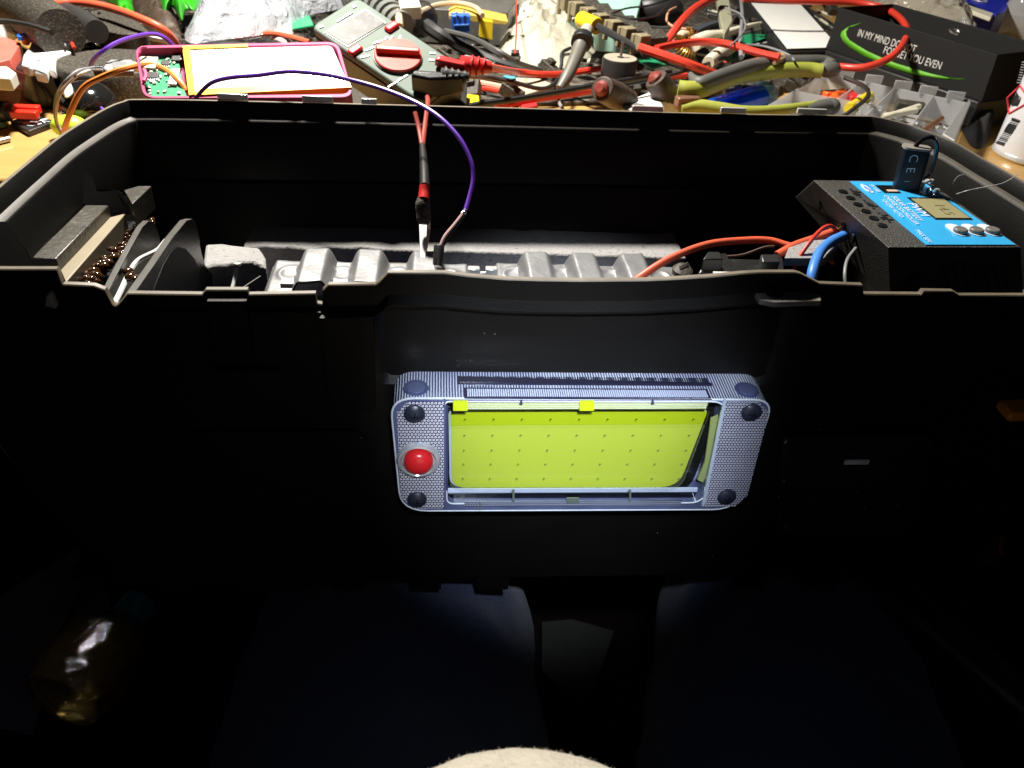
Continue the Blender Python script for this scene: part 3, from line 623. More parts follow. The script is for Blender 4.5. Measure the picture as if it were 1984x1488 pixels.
dm = glint_dots('prism_dot_glints', .00135, (.95, .96, 1.), (.02, .012, .10)); dm2 = glint_dots('slanted_dot_glints', .00125, (.85, .88, 1.), (.015, .01, .08), .25)
dmy = glint_dots('fine_dot_glints', .0010, (.85, .9, .85), (.5, .6, .1))
strip('dotted_lens', [(769, 800), (790, 779), (860, 779), (860, 985), (800, 985), (776, 962)], dm, -.0139, .0004)
strip('dotted_lens', [(1408, 779), (1470, 779), (1490, 800), (1448, 960), (1425, 981), (1358, 981), (1380, 900)], dm2, -.0139, .0004)
strip('dotted_lens', [(900, 972), (1322, 970), (1318, 979), (900, 981)], glint_dots('bottom_dot_glints', .0011, (.5, .55, .7), (.02, .02, .06)), -.0139, .0004)
strip('dotted_lens', [(906, 781), (1372, 780), (1368, 792), (906, 793)], dmy, -.0128, .0003)
strip('left_gap_strip', [(862, 786), (868, 786), (868, 950), (862, 950)], M('dark_violet_gap', (.05, .06, .12), .1, coat=1), -.0139, .0004)  # dark strip paints the gap left of the panel
strip('divider', [(860, 741+34), (863, 741+34), (864, 985), (861, 985)], lens_m, -.0146, .001)
strip('divider', [(1402, 776), (1408, 776), (1366, 978), (1360, 978)], M('milky_divider', (.5, .58, .72), .1, coat=1), -.0146, .001)
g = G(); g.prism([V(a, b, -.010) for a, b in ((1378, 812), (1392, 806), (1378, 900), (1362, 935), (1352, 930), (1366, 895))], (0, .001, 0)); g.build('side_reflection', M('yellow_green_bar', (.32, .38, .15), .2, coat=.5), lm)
strip('bottom_channel', [(866, 957), (1350, 955), (1340, 969), (880, 971)], M('dark_channel', (.004, .005, .010), .2), -.0105, .0006)
strip('bottom_ridge', [(868, 948), (1352, 946), (1350, 953), (868, 955)], M('pale_ridge', (.60, .68, .95), .15, coat=1), -.0095, .0006)
for x_, y0_, y1_ in ((930, 974, 988), (1110, 966, 975), (1221, 950, 972), (995, 950, 972)):
    w_ = 12 if y1_ == 975 else 2
    strip('catch', [(x_-w_, y0_), (x_+w_, y0_), (x_+w_, y1_), (x_-w_, y1_)], M('grey_green_catch', (.12, .15, .13), .2), -.0148, .0008)
for x_ in (892, 1137):
    strip('catch', [(x_-14, 778), (x_+14, 778), (x_+14, 796), (x_-14, 796)], led_m, -.0150, .0008)
for x_ in (1010, 1265):
    strip('rib_line', [(x_-1.5, 742+34), (x_+1.5, 742+34), (x_+3, 783), (x_-3, 783)], M('dark_rib', (.06, .06, .1), .2), -.0152, .0006)
# top ledge bands of the housing: lights and darks painted as ribbed strips
for (ya_, yb_, a0, b0, m) in ((-.0125, -.0085, 905, 1375, M('pale_ribbed_band', (.62, .68, .95), .2, coat=.8)), (-.0040, -.0005, 890, 1370, M('dark_ribbed_band', (.015, .015, .03), .15, coat=.8))):
    g = G(); za = outer[0].z
    zt = max(p.z for p in outer)
    x0_, x1_ = V(a0, 760, ya_).x, V(b0, 760, ya_).x
    nst = 110
    g.mat(1).box(((x0_+x1_)/2, (ya_+yb_)/2, zt+.0002), (x1_-x0_+.002, yb_-ya_+.0025, .0003)); g.mat(0)
    for i in range(nst):
        xx_ = x0_+(x1_-x0_)*(i+.5)/nst; g.box((xx_, (ya_+yb_)/2, zt+.0005), ((x1_-x0_)/nst*.62, yb_-ya_, .0005))
    g.build('ribbed_band', [m, M('dark_underlay', (.02, .02, .05), .15, coat=.8)], lm)
for x_ in (806, 1446):  # flat dark discs paint the shadows of the screw posts
    g = G(); zt = max(p.z for p in outer); q = V(x_, 762, -.008); g.lathe(Vc((q.x, -.0075, zt+.0002)), (0, 0, 1), [(0, .0048), (.0004, .0046)], 24); g.mat(1).lathe(Vc((q.x, -.0080, zt+.0006)), (0, 0, 1), [(0, .0034), (.0003, .0033)], 24)
    g.build('screw_post_shadow', [M('post_shadow_violet', (.07, .09, .20), .12, coat=.8), lens_m], lm)
screw_m = M('blue_grey_screw', (.020, .024, .042), .35, bump=.2)
for (x_, y_) in ((803, 801), (1456, 798), (808, 967), (1408, 962)):
    g = G(); p = V(x_, y_, -.0142); g.lathe(p, (0, -1, .0), [(0, .0040), (.0008, .0039), (.0018, .0028), (.0022, .0008), (.0022, .0001)], 22); s_ = g.build('screw', screw_m, lm)
    g = G()
    for a in (10, 100): g.box(p+Vc((0, -.0020, 0)), (.0034, .0008, .0005), Re(0, a, 0))
    g.build('cross_slot', M('screw_slot', (.01, .01, .02), .3), s_)
bt = G(); p = V(811, 888, -.0140); bt.lathe(p, (0, -1, 0), [(0, .0084), (.0012, .0084), (.0022, .0078), (.0024, .0070), (.0018, .0064), (.0008, .0063)], 36); bo = bt.build('button_bezel', M('chrome', (.62, .66, .78), .15, metal=.45, var=.6, scale=260), lm)
bt = G(); bt.lathe(p, (0, -1, 0), [(0, .0056), (.0026, .0056), (.0038, .0050), (.0046, .0039), (.0051, .0023), (.0053, .0008), (.0053, .0001)], 32); bt.build('push_button', M('red_button', (.70, .018, .022), .28, coat=.4, var=.06), lm, sharp=70)
clear_pane = CL('lamp_window', milk=.035, tint=(.98, .99, 1), rough=.02, mc=(.9, .95, .9))  # faint milk in the pane paints its reflection over the panel
g = G(); g.prism(roundpoly([V(*q, -.0125) for q in ((870, 826), (1366, 823), (1318, 952), (872, 953))], [.0005, .0005, .008, .006], 5), (0, .0006, 0)); g.build('clear_window', clear_pane, lm)
g = G(); g.prism([V(*q, -.0125) for q in ((870, 797), (1376, 794), (1367, 822), (870, 825))], (0, .0006, 0)); g.build('dark_band_film', CL('dark_band_tint', tint=(.93, .95, .84), milk=.0, rough=.03), lm)  # tinted film added to darken the panel above that reflection
# ---------------------------------------------------------------- covered socket on the right of the front
t = T('socket_cover', 'dark translucent socket cover with a metal tongue, right of the work lamp', 'socket', V(1655, 1020, -.003))
g = G(); g.prism([Vc((p.x, -.0008, p.z)) for p in roundpoly([V(1508, 838), V(1800, 835), V(1760, 1022), V(1500, 1024)], [.004, .004, .012, .008], 5)], (0, -.004, 0)); g.build('cover', M('glossy_black_cover', (.010, .012, .016), .15, coat=.6), t, bevel=.0015)
g = G(); g.box(V(1660, 895, -.0062), (.0108, .0012, .0023)); g.build('metal_tongue', M('pale_blue_steel', (.9, .94, 1.), .5), t, bevel=.0003)
g = G(); g.prism([V(1560, 955, -.0050), V(1690, 950, -.0050), V(1715, 985, -.005), V(1570, 990, -.005)], (0, -.0006, 0)); g.build('recess_plate', M('dark_teal_plate', (.008, .014, .018), .15), t, bevel=.0003)
g = G()
for (a, b) in ((1787, 888), (1588, 832), (1519, 932), (1508, 963), (1738, 980), (1675, 984), (1660, 952), (1523, 1022)): g.ball(V(a, b, -.0055), .00035, 6)
g.build('glue_specks', metal, t)
# dust specks on the black front
g = G()
for i in range(40):
    a, b = random.uniform(150, 1850), random.uniform(640, 1090)
    if 740 < a < 1520 and 720 < b < 1000: continue
    g.ball(V(a, b, -.0045 if 622 < a < 728 and b < 780 else -.0030), random.uniform(.00008, .0002), 5)
g.build('dust_specks', M('dust', (.5, .5, .55), .6), tb)
#CLUTTER
Z = -.043
def P3(l, z=Z): return [U(p[0], p[1], p[2] if len(p) > 2 else z) for p in l]
def lead(pts, r, m, label, cat='wire', z=Z, n=8, name=None, group=None, k=6):
    g = G(); g.tube(sm(P3(pts, z), k), r, n); return tag(g.build(name or cat.replace(' ', '_'), m), label, cat, group)
def crumple(px, z, h, nr=14, na=64, seed=0, fold=1., thick=0):
    P = sm([Vc(p)for p in P3(px+[px[0]], z)], 8)[:-1]; na = len(P); c = sum(P, Vc())/na; g = G(); vs = []
    for i in range(nr+1):
        t = i/nr
        for k in range(na):
            p = c.lerp(P[k], t); q = Vc((p.x*28+seed, p.y*28, 0)); n1 = 1-abs(noise.noise(q))*2.6; n2 = 1-abs(noise.noise(q*2.7))*2.2
            e = (1-t**3)
            vs.append(p+Vc((noise.noise(q*3)*.003*e, noise.noise(q*3+Vc((9, 0, 0)))*.003*e, h*e*(.55+.38*n1*fold+.22*n2*fold))))
    g.add(vs, [(i*na+k, i*na+(k+1) % na, (i+1)*na+(k+1) % na, (i+1)*na+k) for i in range(nr) for k in range(na)]); return g
def slab(px, z, th, name, m, label=None, cat=None, parent=None, bevel=.0008, r=0):
    P = P3(px, z)
    if r: P = roundpoly(P, r, 4)
    g = G(); g.prism(P, (0, 0, -th)); o = g.build(name, m, parent, bevel=bevel)
    if label: tag(o, label, cat)
    return o
def mesh_text(body, pL, pR, h, nr_, up, m, parent=None, name='lettering', lift=.0002):
    cu = bpy.data.curves.new('t', 'FONT'); cu.body = body; cu.align_x = 'LEFT'; cu.size = 1; cu.extrude = .01
    o = bpy.data.objects.new('t', cu); C.objects.link(o); bpy.context.view_layer.update()
    me = bpy.data.meshes.new_from_object(o); bpy.data.objects.remove(o)
    xs = [v.co.x for v in me.vertices]; ys = [v.co.y for v in me.vertices]; w_ = max(xs)-min(xs); hh = max(ys)-min(ys)
    ex = (pR-pL); n_ = nrm(nr_); ey = n_.cross(ex.normalized())
    if ey.dot(up) < 0: ey = -ey
    vs = [pL+ex*((v.co.x-min(xs))/w_)+ey*((v.co.y-min(ys))/hh*h)+n_*(lift+v.co.z*.005) for v in me.vertices]
    g = G(); g.add(vs, [list(f.vertices) for f in me.polygons]); bpy.data.meshes.remove(me)
    return g.build(name, m, parent, sharp=20)
# ---------------- left cluster
cable('hose', P3([(-40, -20), (10, 5), (60, 28), (118, 66)], -.015), [.020, .021, .019, .017], dusty, 'fat dusty black hose end at the far left of the desk', 'hose', 18)
cable('cable', P3([(50, 82, -.035), (54, 48, -.02), (82, 12, -.01), (135, 3, -.01), (200, 12, -.01), (270, 35, -.01), (322, 62, -.018), (352, 102, -.04)]), .0030, redor, 'thick orange-red cable arching behind the left half of the clutter')
lead([(114, -6), (101, 20), (99, 46), (118, 67), (136, 80), (144, 94)], .0013, redw, 'thin red wire curling down to the white terminal module', z=-.022)
lead([(133, 0), (121, 28), (121, 60), (127, 90)], .0007, greyw, 'thin grey wire hanging beside the curled red wire', z=-.022)
lead([(-12, 41), (20, 43), (60, 50), (100, 63)], .0020, blackrub, 'dark grey cable lying across the dusty hose', 'cable', z=-.0)
g = G(); g.tube(sm(P3([(84, -4), (110, 15), (150, 38), (188, 62)], -.018)), [.0045, .007, .0085, .0095, .0085], 14); tag(g.build('screwdriver', blackrub), 'tapered black rubber tool handle left of the green film', 'tool')
for i, (a, b, lb) in enumerate((([(180, -12), (250, -12), (258, 12), (262, 42), (236, 32), (222, 12)], .018, 'narrow strip of bright green printed film behind the thick red cable'), ([(300, -12), (392, -12), (380, 18), (362, 20), (352, 40), (334, 14), (318, 22), (308, 4)], .02, 'bright green printed film beside the crumpled clear bag'))):
    tag(crumple(a, -.03, b*.5, seed=i*7, fold=1.4).build('green_film', greenb, solid=.0003), lb, 'film')
tag(crumple([(255, -12), (312, -12), (345, 40), (355, 82), (318, 78), (262, 40)], -.045, .018, seed=3).build('dark_pouch', M('dark_brown_pouch', (.05, .03, .02), .6, dust=.3, thr=.55)), 'dark brown crumpled pouch between the green films', 'pouch')
slab([(188, 28), (210, 22), (262, 36), (290, 62), (240, 66), (184, 56)], -.02, .03, 'black_housing', dusty, 'dusty rounded black plastic housing behind the cardboard strip', 'housing', r=.006)
t = T('folded_strip', 'brown card strip with a torn white edge left of the power bank', 'card strip', U(250, 85, -.04))
zz_ = -.02; a, b = U(188, 92, -.045), U(335, 112, -.045); a2, b2 = V(196, 56, a.y), V(332, 84, b.y)
g = G(); g.prism([a, b, b2, a2], (0, .002, 0)); g.build('card_face', cardb, t, bevel=.0003)
g = G(); g.prism([a2+Vc((0, -.0008, -.001)), b2+Vc((0, -.0008, -.001)), b2+Vc((0, -.0008, .0024)), a2+Vc((0, -.0008, .0024))], (0, .0036, 0)); g.build('white_edge', whitep, t, bevel=.0003)
g = G(); g.prism([V(186, 61, a.y-.001), V(197, 60, a.y-.001), V(199, 80, a.y-.001), V(191, 76, a.y-.001)], (0, .001, 0)); g.build('torn_corner', whitep, t)
t = T('terminal_module', 'dazzling white terminal module on a black base at the left of the desk', 'electronics module', U(85, 130, DZ))
zt = -.026
g = G(); g.prism(P3([(41, 124), (45, 106), (56, 92), (61, 79), (78, 72), (98, 77), (101, 86), (113, 80), (127, 88), (125, 96), (138, 100), (108, 110), (107, 136), (92, 131), (90, 145), (68, 140), (64, 130), (52, 132)], zt), (0, 0, -.006)); g.build('white_cover', whitep, t, bevel=.001)
g = G(); g.prism(P3([(30, 130), (50, 100), (118, 92), (145, 96), (145, 110), (108, 118), (105, 152), (60, 145)], zt-.0062), (0, 0, -.022)); g.build('black_base', blackfine, t, bevel=.001)
g = G()
for a, b in ((70, 88), (76, 117)): g.lathe(U(a, b, zt+.0002), (0, 0, 1), [(0, .0017), (.0004, .0015)], 14)
g.build('screw_head', greyp, t)
slab([(-12, 76), (6, 70), (40, 82), (20, 114), (-12, 122)], -.026, .010, 'red_flag_clip', pinkred, 'pink-red plastic clip at the left edge beside the white module', 'clip')
slab([(-10, 128), (14, 128), (31, 140), (20, 152), (-10, 150)], -.02, .008, 'connector', M('offwhite_connector', (.6, .57, .5), .4), 'off-white connector shell under the pink-red clip', 'connector')
tag(crumple([(-8, 62), (10, 50), (30, 58), (34, 74), (10, 82), (-8, 78)], -.03, .012, seed=5).build('glass_bead', clear_box, solid=.001), 'greenish translucent lump beside the dark grey cable', 'plastic lump')
slab([(32, 66), (44, 65), (45, 70), (33, 71)], -.02, .003, 'resistor_chip', bluep, 'tiny blue component left of the white module', 'component', bevel=.0003)
g = G(); g.box(U(8, 172, -.04), (.02, .012, .018), Re(10, 20, 30)); g.box(U(22, 152, -.03), (.014, .008, .012), Re(0, 30, 60)); tag(g.build('transistor_block', M('dark_maroon_block', (.10, .02, .015), .4, dust=.2), bevel=.001), 'dark maroon component block at the left edge of the desk', 'component')
g = G(); g.cyl(U(-6, 214, -.045), U(18, 216, -.045), .0065); tag(g.build('capacitor', blackfine, bevel=.0008), 'black capacitor lying at the left edge above the bare wood', 'capacitor')
g = G(); g.lathe(U(-2, 243, -.054), (0, 0, 1), [(0, .006), (.003, .006), (.004, .004)], 18); tag(g.build('cap', M('dull_teal', (.12, .25, .18), .4)), 'dull teal cap at the left edge of the bare wood', 'cap')
c0 = U(212, 119, -.027)
g = G(); g.lathe(c0+Vc((0, 0, -.027)), (0, 0, 1), [(0, .035), (.025, .036), (.027, .0348)], 40); tag(g.build('speaker_magnet', dusty, bevel=.0006), 'big round dusty black puck beside the power bank', 'puck')
t = T('micro_usb_plug', 'flat grey micro USB plug pushed into the power bank, on two grey wires', 'usb plug', U(230, 126, -.012))
slab([(199, 131), (205, 121), (214, 115), (256, 115), (259, 136), (208, 137)], -.006, .004, 'grip', greyp, parent=t, bevel=.0008)
slab([(256, 119), (268, 119), (270, 133), (258, 133)], -.0068, .0022, 'metal_tip', metal, parent=t, bevel=.0003)
slab([(217, 119), (245, 119), (247, 131), (219, 131)], -.0056, .0003, 'grip_panel', M('mid_grey', (.2, .2, .21), .5), parent=t, bevel=0)
slab([(178, 128), (199, 125), (201, 136), (180, 136)], -.0062, .004, 'strain_relief', blackfine, parent=t)
g = G()
for i in range(3):
    for j in range(2): g.box(U(182+i*7, 130+j*5, -.0058), (.0016, .0010, .0008))
g.build('solder_pins', metal, t)
g = G(); g.tube(sm(P3([(180, 131, -.006), (150, 138, -.005), (125, 160, -.01), (110, 185, -.02), (106, 215, -.03), (110, 240, -.038), (122, 262, -.045)])), .0009, 8); g.build('wire', greyw, t)
g = G(); g.tube(sm(P3([(180, 134, -.007), (158, 142, -.006), (132, 162, -.012), (114, 190, -.021), (109, 220, -.031), (113, 243, -.039), (126, 262, -.045)])), .0008, 8); g.build('wire', M('pale_grey_wire', (.5, .5, .5), .3), t)
lead([(173, 133, -.012), (182, 115, -.005), (205, 95, .002), (240, 77, .005), (290, 66, .005), (320, 74, .002), (348, 104, -.008)], .0013, purple, 'purple wire arching from the micro USB plug into the power bank')
lead([(166, 158, -.03), (172, 176, -.03), (184, 195, -.035), (200, 214, -.04)], .0012, purple, 'short purple wire end dropping behind the toolbox corner')
lead([(123, 262, -.045), (132, 228, -.03), (160, 172, -.012), (200, 148, -.004), (240, 133, 0), (285, 125, 0), (320, 135, -.002), (345, 155, -.005), (362, 177, -.010)], .0017, orangew, 'orange wire arching from behind the toolbox corner to the circuit board')
g = G(); g.ball(U(170, 200, -.04), .019, 20, (1, 1, .75)); tag(g.build('black_dome', gloss_black), 'glossy black dome between the purple wire end and the toolbox corner', 'dome')
g = G(); g.cyl(U(78, 186, -.046), U(140, 172, -.046), .009, .009, 20); tag(g.build('black_canister', blackfine, bevel=.002), 'stubby black canister lying under the white terminal module', 'canister')
tag(crumple([(120, 178), (138, 172), (142, 182), (128, 190)], -.03, .006, seed=2).build('paper_scrap', paper, solid=.0003), 'small crumpled off-white scrap on the black canister', 'scrap')
g = G(); g.ball(U(134, 244, -.046), .0115, 20, (1, .7, .6)); tag(g.build('lime_cap', lime), 'rounded lime green cap behind the toolbox corner', 'cap')
t = T('red_slide_switch', 'pair of bright red plastic bars on the wood, touching the black card', 'switch', U(50, 222, DZ))
for (a, b, c) in ((26, 208, -.044), (22, 218, -.045)):
    g = G(); p, q = U(a, b+3, c), U(a+52, b+4, c); g.box((p+q)/2, ((q-p).length, .006, .005)); g.build('red_bar', M('bright_red_bar', (.75, .03, .015), .3), t, bevel=.0008)
t = T('black_card', 'small black plastic card with a CE mark lying on the bare wood', 'card', U(62, 240, DZ))
slab([(19, 234), (60, 222), (108, 234), (55, 254)], DZ+.004, .0036, 'plate', blackfine, parent=t, bevel=.0005)
mesh_text('CE', U(58, 246, DZ+.0042), U(82, 240, DZ+.0042), .010, (0, 0, 1), Vc((0, 1, 0)), whl, t, 'ce_mark')
mesh_text('X', U(87, 239, DZ+.0042), U(97, 236, DZ+.0042), .010, (0, 0, 1), Vc((0, 1, 0)), whl, t, 'bin_mark')
g = G(); g.prism([U(44, 240, DZ+.0043), U(92, 229, DZ+.0043), U(93, 231, DZ+.0043), U(45, 242, DZ+.0043)], (0, 0, .0002)); g.build('printed_line', whl, t)
g = G(); g.cyl(U(-14, 277, DZ+.002), U(18, 269, DZ+.002), .0018); tag(g.build('steel_rod', dullmetal), 'short thin steel rod on the bare wood at the left edge', 'rod')
# ---------------- power bank, leaning towards the camera on the clutter
pn = nrm((0, -math.sin(math.radians(24)), math.cos(math.radians(24)))); p0 = U(275, 190, -.010)
def Q(px, py, h=0.): return PL(px, py, p0+pn*h, pn)
t = T('power_bank', 'opened pink power bank showing green circuit board and dazzling silver cell', 'power bank', U(470, 170, DZ))
ob = roundpoly([Q(277, 191), Q(260, 88), Q(655, 80), Q(686, 189)], .008, 6); cb = sum(ob, Vc())/len(ob)
ib = [cb+(p-cb)*1 for p in ob]; ib = roundpoly([Q(283, 186), Q(266, 94), Q(649, 86), Q(679, 181)], .006, 6)
n = len(ob); pinkc = M('magenta_pink_shell', (.42, .06, .16), .55, var=.08, spec=.3)
g = G(); lo = [p-pn*.013 for p in ob]; li = [p-pn*.009 for p in ib]
g.add(ob+ib+lo+li, [(i, (i+1) % n, n+(i+1) % n, n+i) for i in range(n)]+[(i, 2*n+i, 2*n+(i+1) % n, (i+1) % n) for i in range(n)]+[(n+i, n+(i+1) % n, 3*n+(i+1) % n, 3*n+i) for i in range(n)]+[[2*n+i for i in range(n)], [3*n+i for i in range(n)]])
g.build('shell', pinkc, t, bevel=.0005, sharp=50)
g = G(); g.prism([Q(a, b, -.005) for a, b in ((270, 100), (340, 97), (347, 120), (352, 160), (362, 188), (286, 188))], -pn*.0015); pcb = g.build('circuit_board', greenpcb, t)
def onb(name, lst, m, h=-.0045):
    g = G()
    for (a, b, wd, hd, th) in lst:
        c = Q(a, b, h); xx, yy, zz = Vc((1, 0, 0)), pn.cross(Vc((1, 0, 0))), pn; g.box(c, (wd, hd, th), rot(xx, yy, zz))
    return g.build(name, m, pcb, bevel=.0002)
onb('chip', [(294, 147, .008, .005, .0015), (321, 123, .005, .004, .0015), (342, 113, .005, .006, .002)], blackfine)
onb('chip_legs', [(283+i*4, 154, .0006, .0018, .0008) for i in range(7)]+[(315+i*4, 129, .0006, .0015, .0008) for i in range(4)], metal)
onb('solder_point', [(random.uniform(285, 350), random.uniform(108, 182), random.uniform(.0006, .002), random.uniform(.0006, .0018), .0009) for _ in range(46)], M('solder_white', (.7, .68, .6), .3, metal=.3))
onb('usb_socket', [(285, 124, .012, .010, .003), (338, 150, .005, .014, .002)], M('pale_socket', (.6, .55, .45), .35, metal=.5))
g = G(); cell = [(364, 94), (643, 87), (678, 167), (374, 181)]
g.prism(roundpoly([Q(a, b, .0005) for a, b in cell], .003, 3), -pn*.008); g.build('silver_cell', M('silver_pouch', (.95, .94, .92), .22, metal=.1, bump=.5, bs=60, var=.03), t, bevel=.0012)
yk = M('amber_tape', (.85, .55, .01), .4, spec=.3)
g = G(); g.prism([Q(a, b, .0010) for a, b in ((388, 172), (677, 157), (681, 169), (376, 184))], -pn*.006); g.build('amber_tape', yk, t)
g = G(); g.prism([Q(a, b, .0012) for a, b in ((354, 96), (368, 94), (378, 182), (366, 184), (360, 140))], -pn*.005); g.build('amber_tape', yk, t)
g = G(); g.prism([Q(a, b, .0012) for a, b in ((352, 89), (480, 85), (480, 90), (356, 95))], -pn*.003); g.build('amber_tape', yk, t)
g = G(); g.tube(sm([Q(270, 104, .001), Q(273, 93, .002), Q(284, 92, .001)]), .0008, 6); g.tube(sm([Q(279, 135, .001), Q(283, 147, .001), Q(279, 158, .001)]), .0013, 6); g.build('clip_post', pinkc, t)
g = G(); g.box(U(470, 150, -.042)+Vc((0, .04, -.002)), (.10, .05, .024)); tag(g.build('dark_box', blackfine, bevel=.002), 'dark box propping up the back of the pink power bank', 'box')
# ---------------- clear crumpled bag
tag(crumple([(392, -25), (376, 30), (358, 66), (372, 84), (430, 77), (520, 64), (598, 30), (665, 14), (720, -25)], -.03, .030, 22, seed=11, fold=1.3).build('clear_bag', clear_bag), 'crumpled clear plastic bag behind the power bank', 'bag')
tag(crumple([(522, 76), (552, 60), (568, 48), (570, 66), (556, 84)], -.035, .012, seed=6).build('paper_scrap', M('pinkish_paper', (.7, .55, .48), .7), solid=.0003), 'pinkish pointed paper scrap between the bag and the multimeter', 'scrap')
lead([(455, 72), (500, 66), (540, 66), (600, 82)], .0022, redor, 'orange-red cable end between the clear bag and the power bank', 'cable', z=-.03)
slab([(560, 35), (600, 28), (608, 48), (566, 55)], -.03, .002, 'circuit_board', greenpcb, 'small green circuit board corner beside the multimeter', 'circuit board')
# ---------------- multimeter
mn = nrm((.02, -math.sin(math.radians(26)), math.cos(math.radians(26)))); m0 = U(818, 194, -.010)
def Qm(px, py, h=0.): return PL(px, py, m0+mn*h, mn)
t = T('multimeter', 'grey-green digital multimeter with a round red dial and two red buttons', 'multimeter', U(740, 120, DZ))
mb = M('grey_green_case', (.125, .16, .135), .6, var=.06, spec=.25)
P = roundpoly([Qm(601, 52), Qm(692, -6), Qm(905, 136), Qm(826, 195), Qm(800, 187)], [.006, .006, .006, .004, .004], 4)
g = G(); g.prism(P, -mn*.005); g.build('front_case', mb, t, bevel=.0012)
cm = sum(P, Vc())/len(P)
g = G(); g.prism([cm+(p-cm)*.99-mn*.0052 for p in P], -mn*.022); g.build('rear_case', blackfine, t, bevel=.0012)
def mp(name, px, h, m, th=.0006, par=None, bevel=0): 
    g = G(); g.prism([Qm(a, b, h) for a, b in px], -mn*th); return g.build(name, m, par or t, bevel=bevel)
mp('screen_frame', [(628, 62), (708, 16), (750, 44), (674, 91)], .0004, M('dark_frame', (.06, .07, .06), .3), .0006)
mp('screen', [(633, 62), (708, 20), (745, 44), (674, 87)], .0008, M('silvery_lcd', (.09, .09, .085), .5, c2=(.16, .155, .145), thr=.5, scale=120, spec=.25), .0006)
for (a, b) in ((759, 52), (688, 97)):
    g = G(); xx, yy, zz = nrm((Qm(601, 52)-Qm(692, -6))), None, mn; xx = -xx; g.box(Qm(a, b, .001), (.010, .0055, .003), rot(xx, mn.cross(xx), mn)); g.build('red_button', redp, t, bevel=.0014)
dc = Qm(771, 110, .0005); dr = (Qm(817, 110)-Qm(725, 110)).length/2
g = G(); g.lathe(dc, mn, [(0, dr*1.04), (.0006, dr*1.04)], 40); g.build('dial_recess', M('dark_recess', (.05, .05, .04), .5), t)
g = G(); g.lathe(dc, mn, [(0, dr), (.0016, dr), (.0022, dr*.96)], 40); dial = g.build('dial', M('salmon_red_dial', (.62, .07, .05), .5, var=.06, spec=.3), t)
g = G(); xx = nrm(Vc((1, 0, 0))-mn*mn.x); yy = mn.cross(xx); g.box(dc+mn*.0035+yy*.001, (dr*1.84, dr*.28, .0045), rot(xx, yy, mn)); g.build('dial_grip', M('red_grip', (.62, .05, .035), .35), dial, bevel=.001)
g = G()
for (a, b, an) in ((705, 110, 20), (712, 96, 30), (720, 93, 35), (728, 82, 40), (736, 80, 40), (748, 74, 60), (758, 73, 60), (775, 72, 90), (836, 116, 0), (838, 103, 0), (756, 166, 45), (766, 160, 45), (776, 153, 45), (786, 147, 45), (711, 108, 20)):
    g.box(Qm(a, b, .0004), (.0035, .0012, .0003), rot(xx, yy, mn)@Rz(an))
g.build('dial_marks', whl, t)
mp('brand_strip', [(652, 40), (682, 22), (684, 24), (654, 42)], .0006, whl, .0003)
mp('range_mark', [(617, 50), (624, 47), (627, 51), (619, 54)], .0006, whl, .0003); mp('range_mark', [(682, 11), (688, 8), (691, 12), (685, 15)], .0006, whl, .0003)
# plugs
t = T('test_plug', 'red right-angled test plug in the multimeter on a long red lead', 'test plug', U(880, 130, -.02))
g = G(); xx_ = nrm((1, -.12, 0)); g.prismpts([Qm(840, 128, .001), Qm(900, 140, .001), Qm(902, 126, .001), Qm(850, 112, .001)], [Qm(841, 117, .012), Qm(900, 128, .010), Qm(905, 118, .009), Qm(850, 106, .013)]); g.build('plug_body', redp, t, bevel=.0015)
g = G(); g.tube([Qm(895, 129, .005), Qm(925, 128, .004), Qm(952, 131, .003)], [.0065, .0052, .0034], 10)
for i in range(3): g.tube([Qm(912+i*12, 128, .0045), Qm(915+i*12, 128.5, .0045)], .0066-.0007*i, 10)
g.build('strain_relief', redp, t)
g = G(); g.tube(sm([Qm(945, 130, .003), U(1000, 139, -.025), U(1050, 144, -.03), U(1100, 142, -.032), U(1180, 130, -.03)]), .0024, 8); g.build('lead', redw, t)
t = T('test_plug', 'black right-angled test plug in the multimeter on a thin black lead', 'test plug', U(850, 165, -.02))
g = G(); g.prismpts([Qm(797, 178, .0), Qm(845, 190, .0), Qm(900, 180, .0), Qm(900, 150, .0), Qm(830, 146, 0)], [Qm(795, 146, .014), Qm(832, 152, .014), Qm(900, 150, .012), Qm(905, 142, .012), Qm(800, 135, .015)]); g.build('plug_body', blackfine, t, bevel=.0015)
g = G()
for i in range(4): g.tube([Qm(862+i*12, 146+i, .010), Qm(866+i*12, 146+i, .010)], .0052-.0005*i, 10)
g.tube([Qm(855, 146, .010), Qm(908, 149, .009)], [.0045, .0026], 10); g.build('strain_relief', M('grey_black_ribs', (.05, .05, .05), .4), t)
g = G(); g.tube(sm([Qm(900, 148, .009), U(940, 150, -.02), U(990, 158, -.025), U(1040, 171, -.03), U(1065, 168, -.03), U(1085, 150, -.03), U(1100, 130, -.03)]), .0016, 8); g.build('lead', blackw, t)
slab([(820, 200), (845, 160), (905, 160), (905, 205), (850, 220)], -.02, .03, 'black_cube', blackfine, 'black cube under the black test plug behind the toolbox rim', 'box')
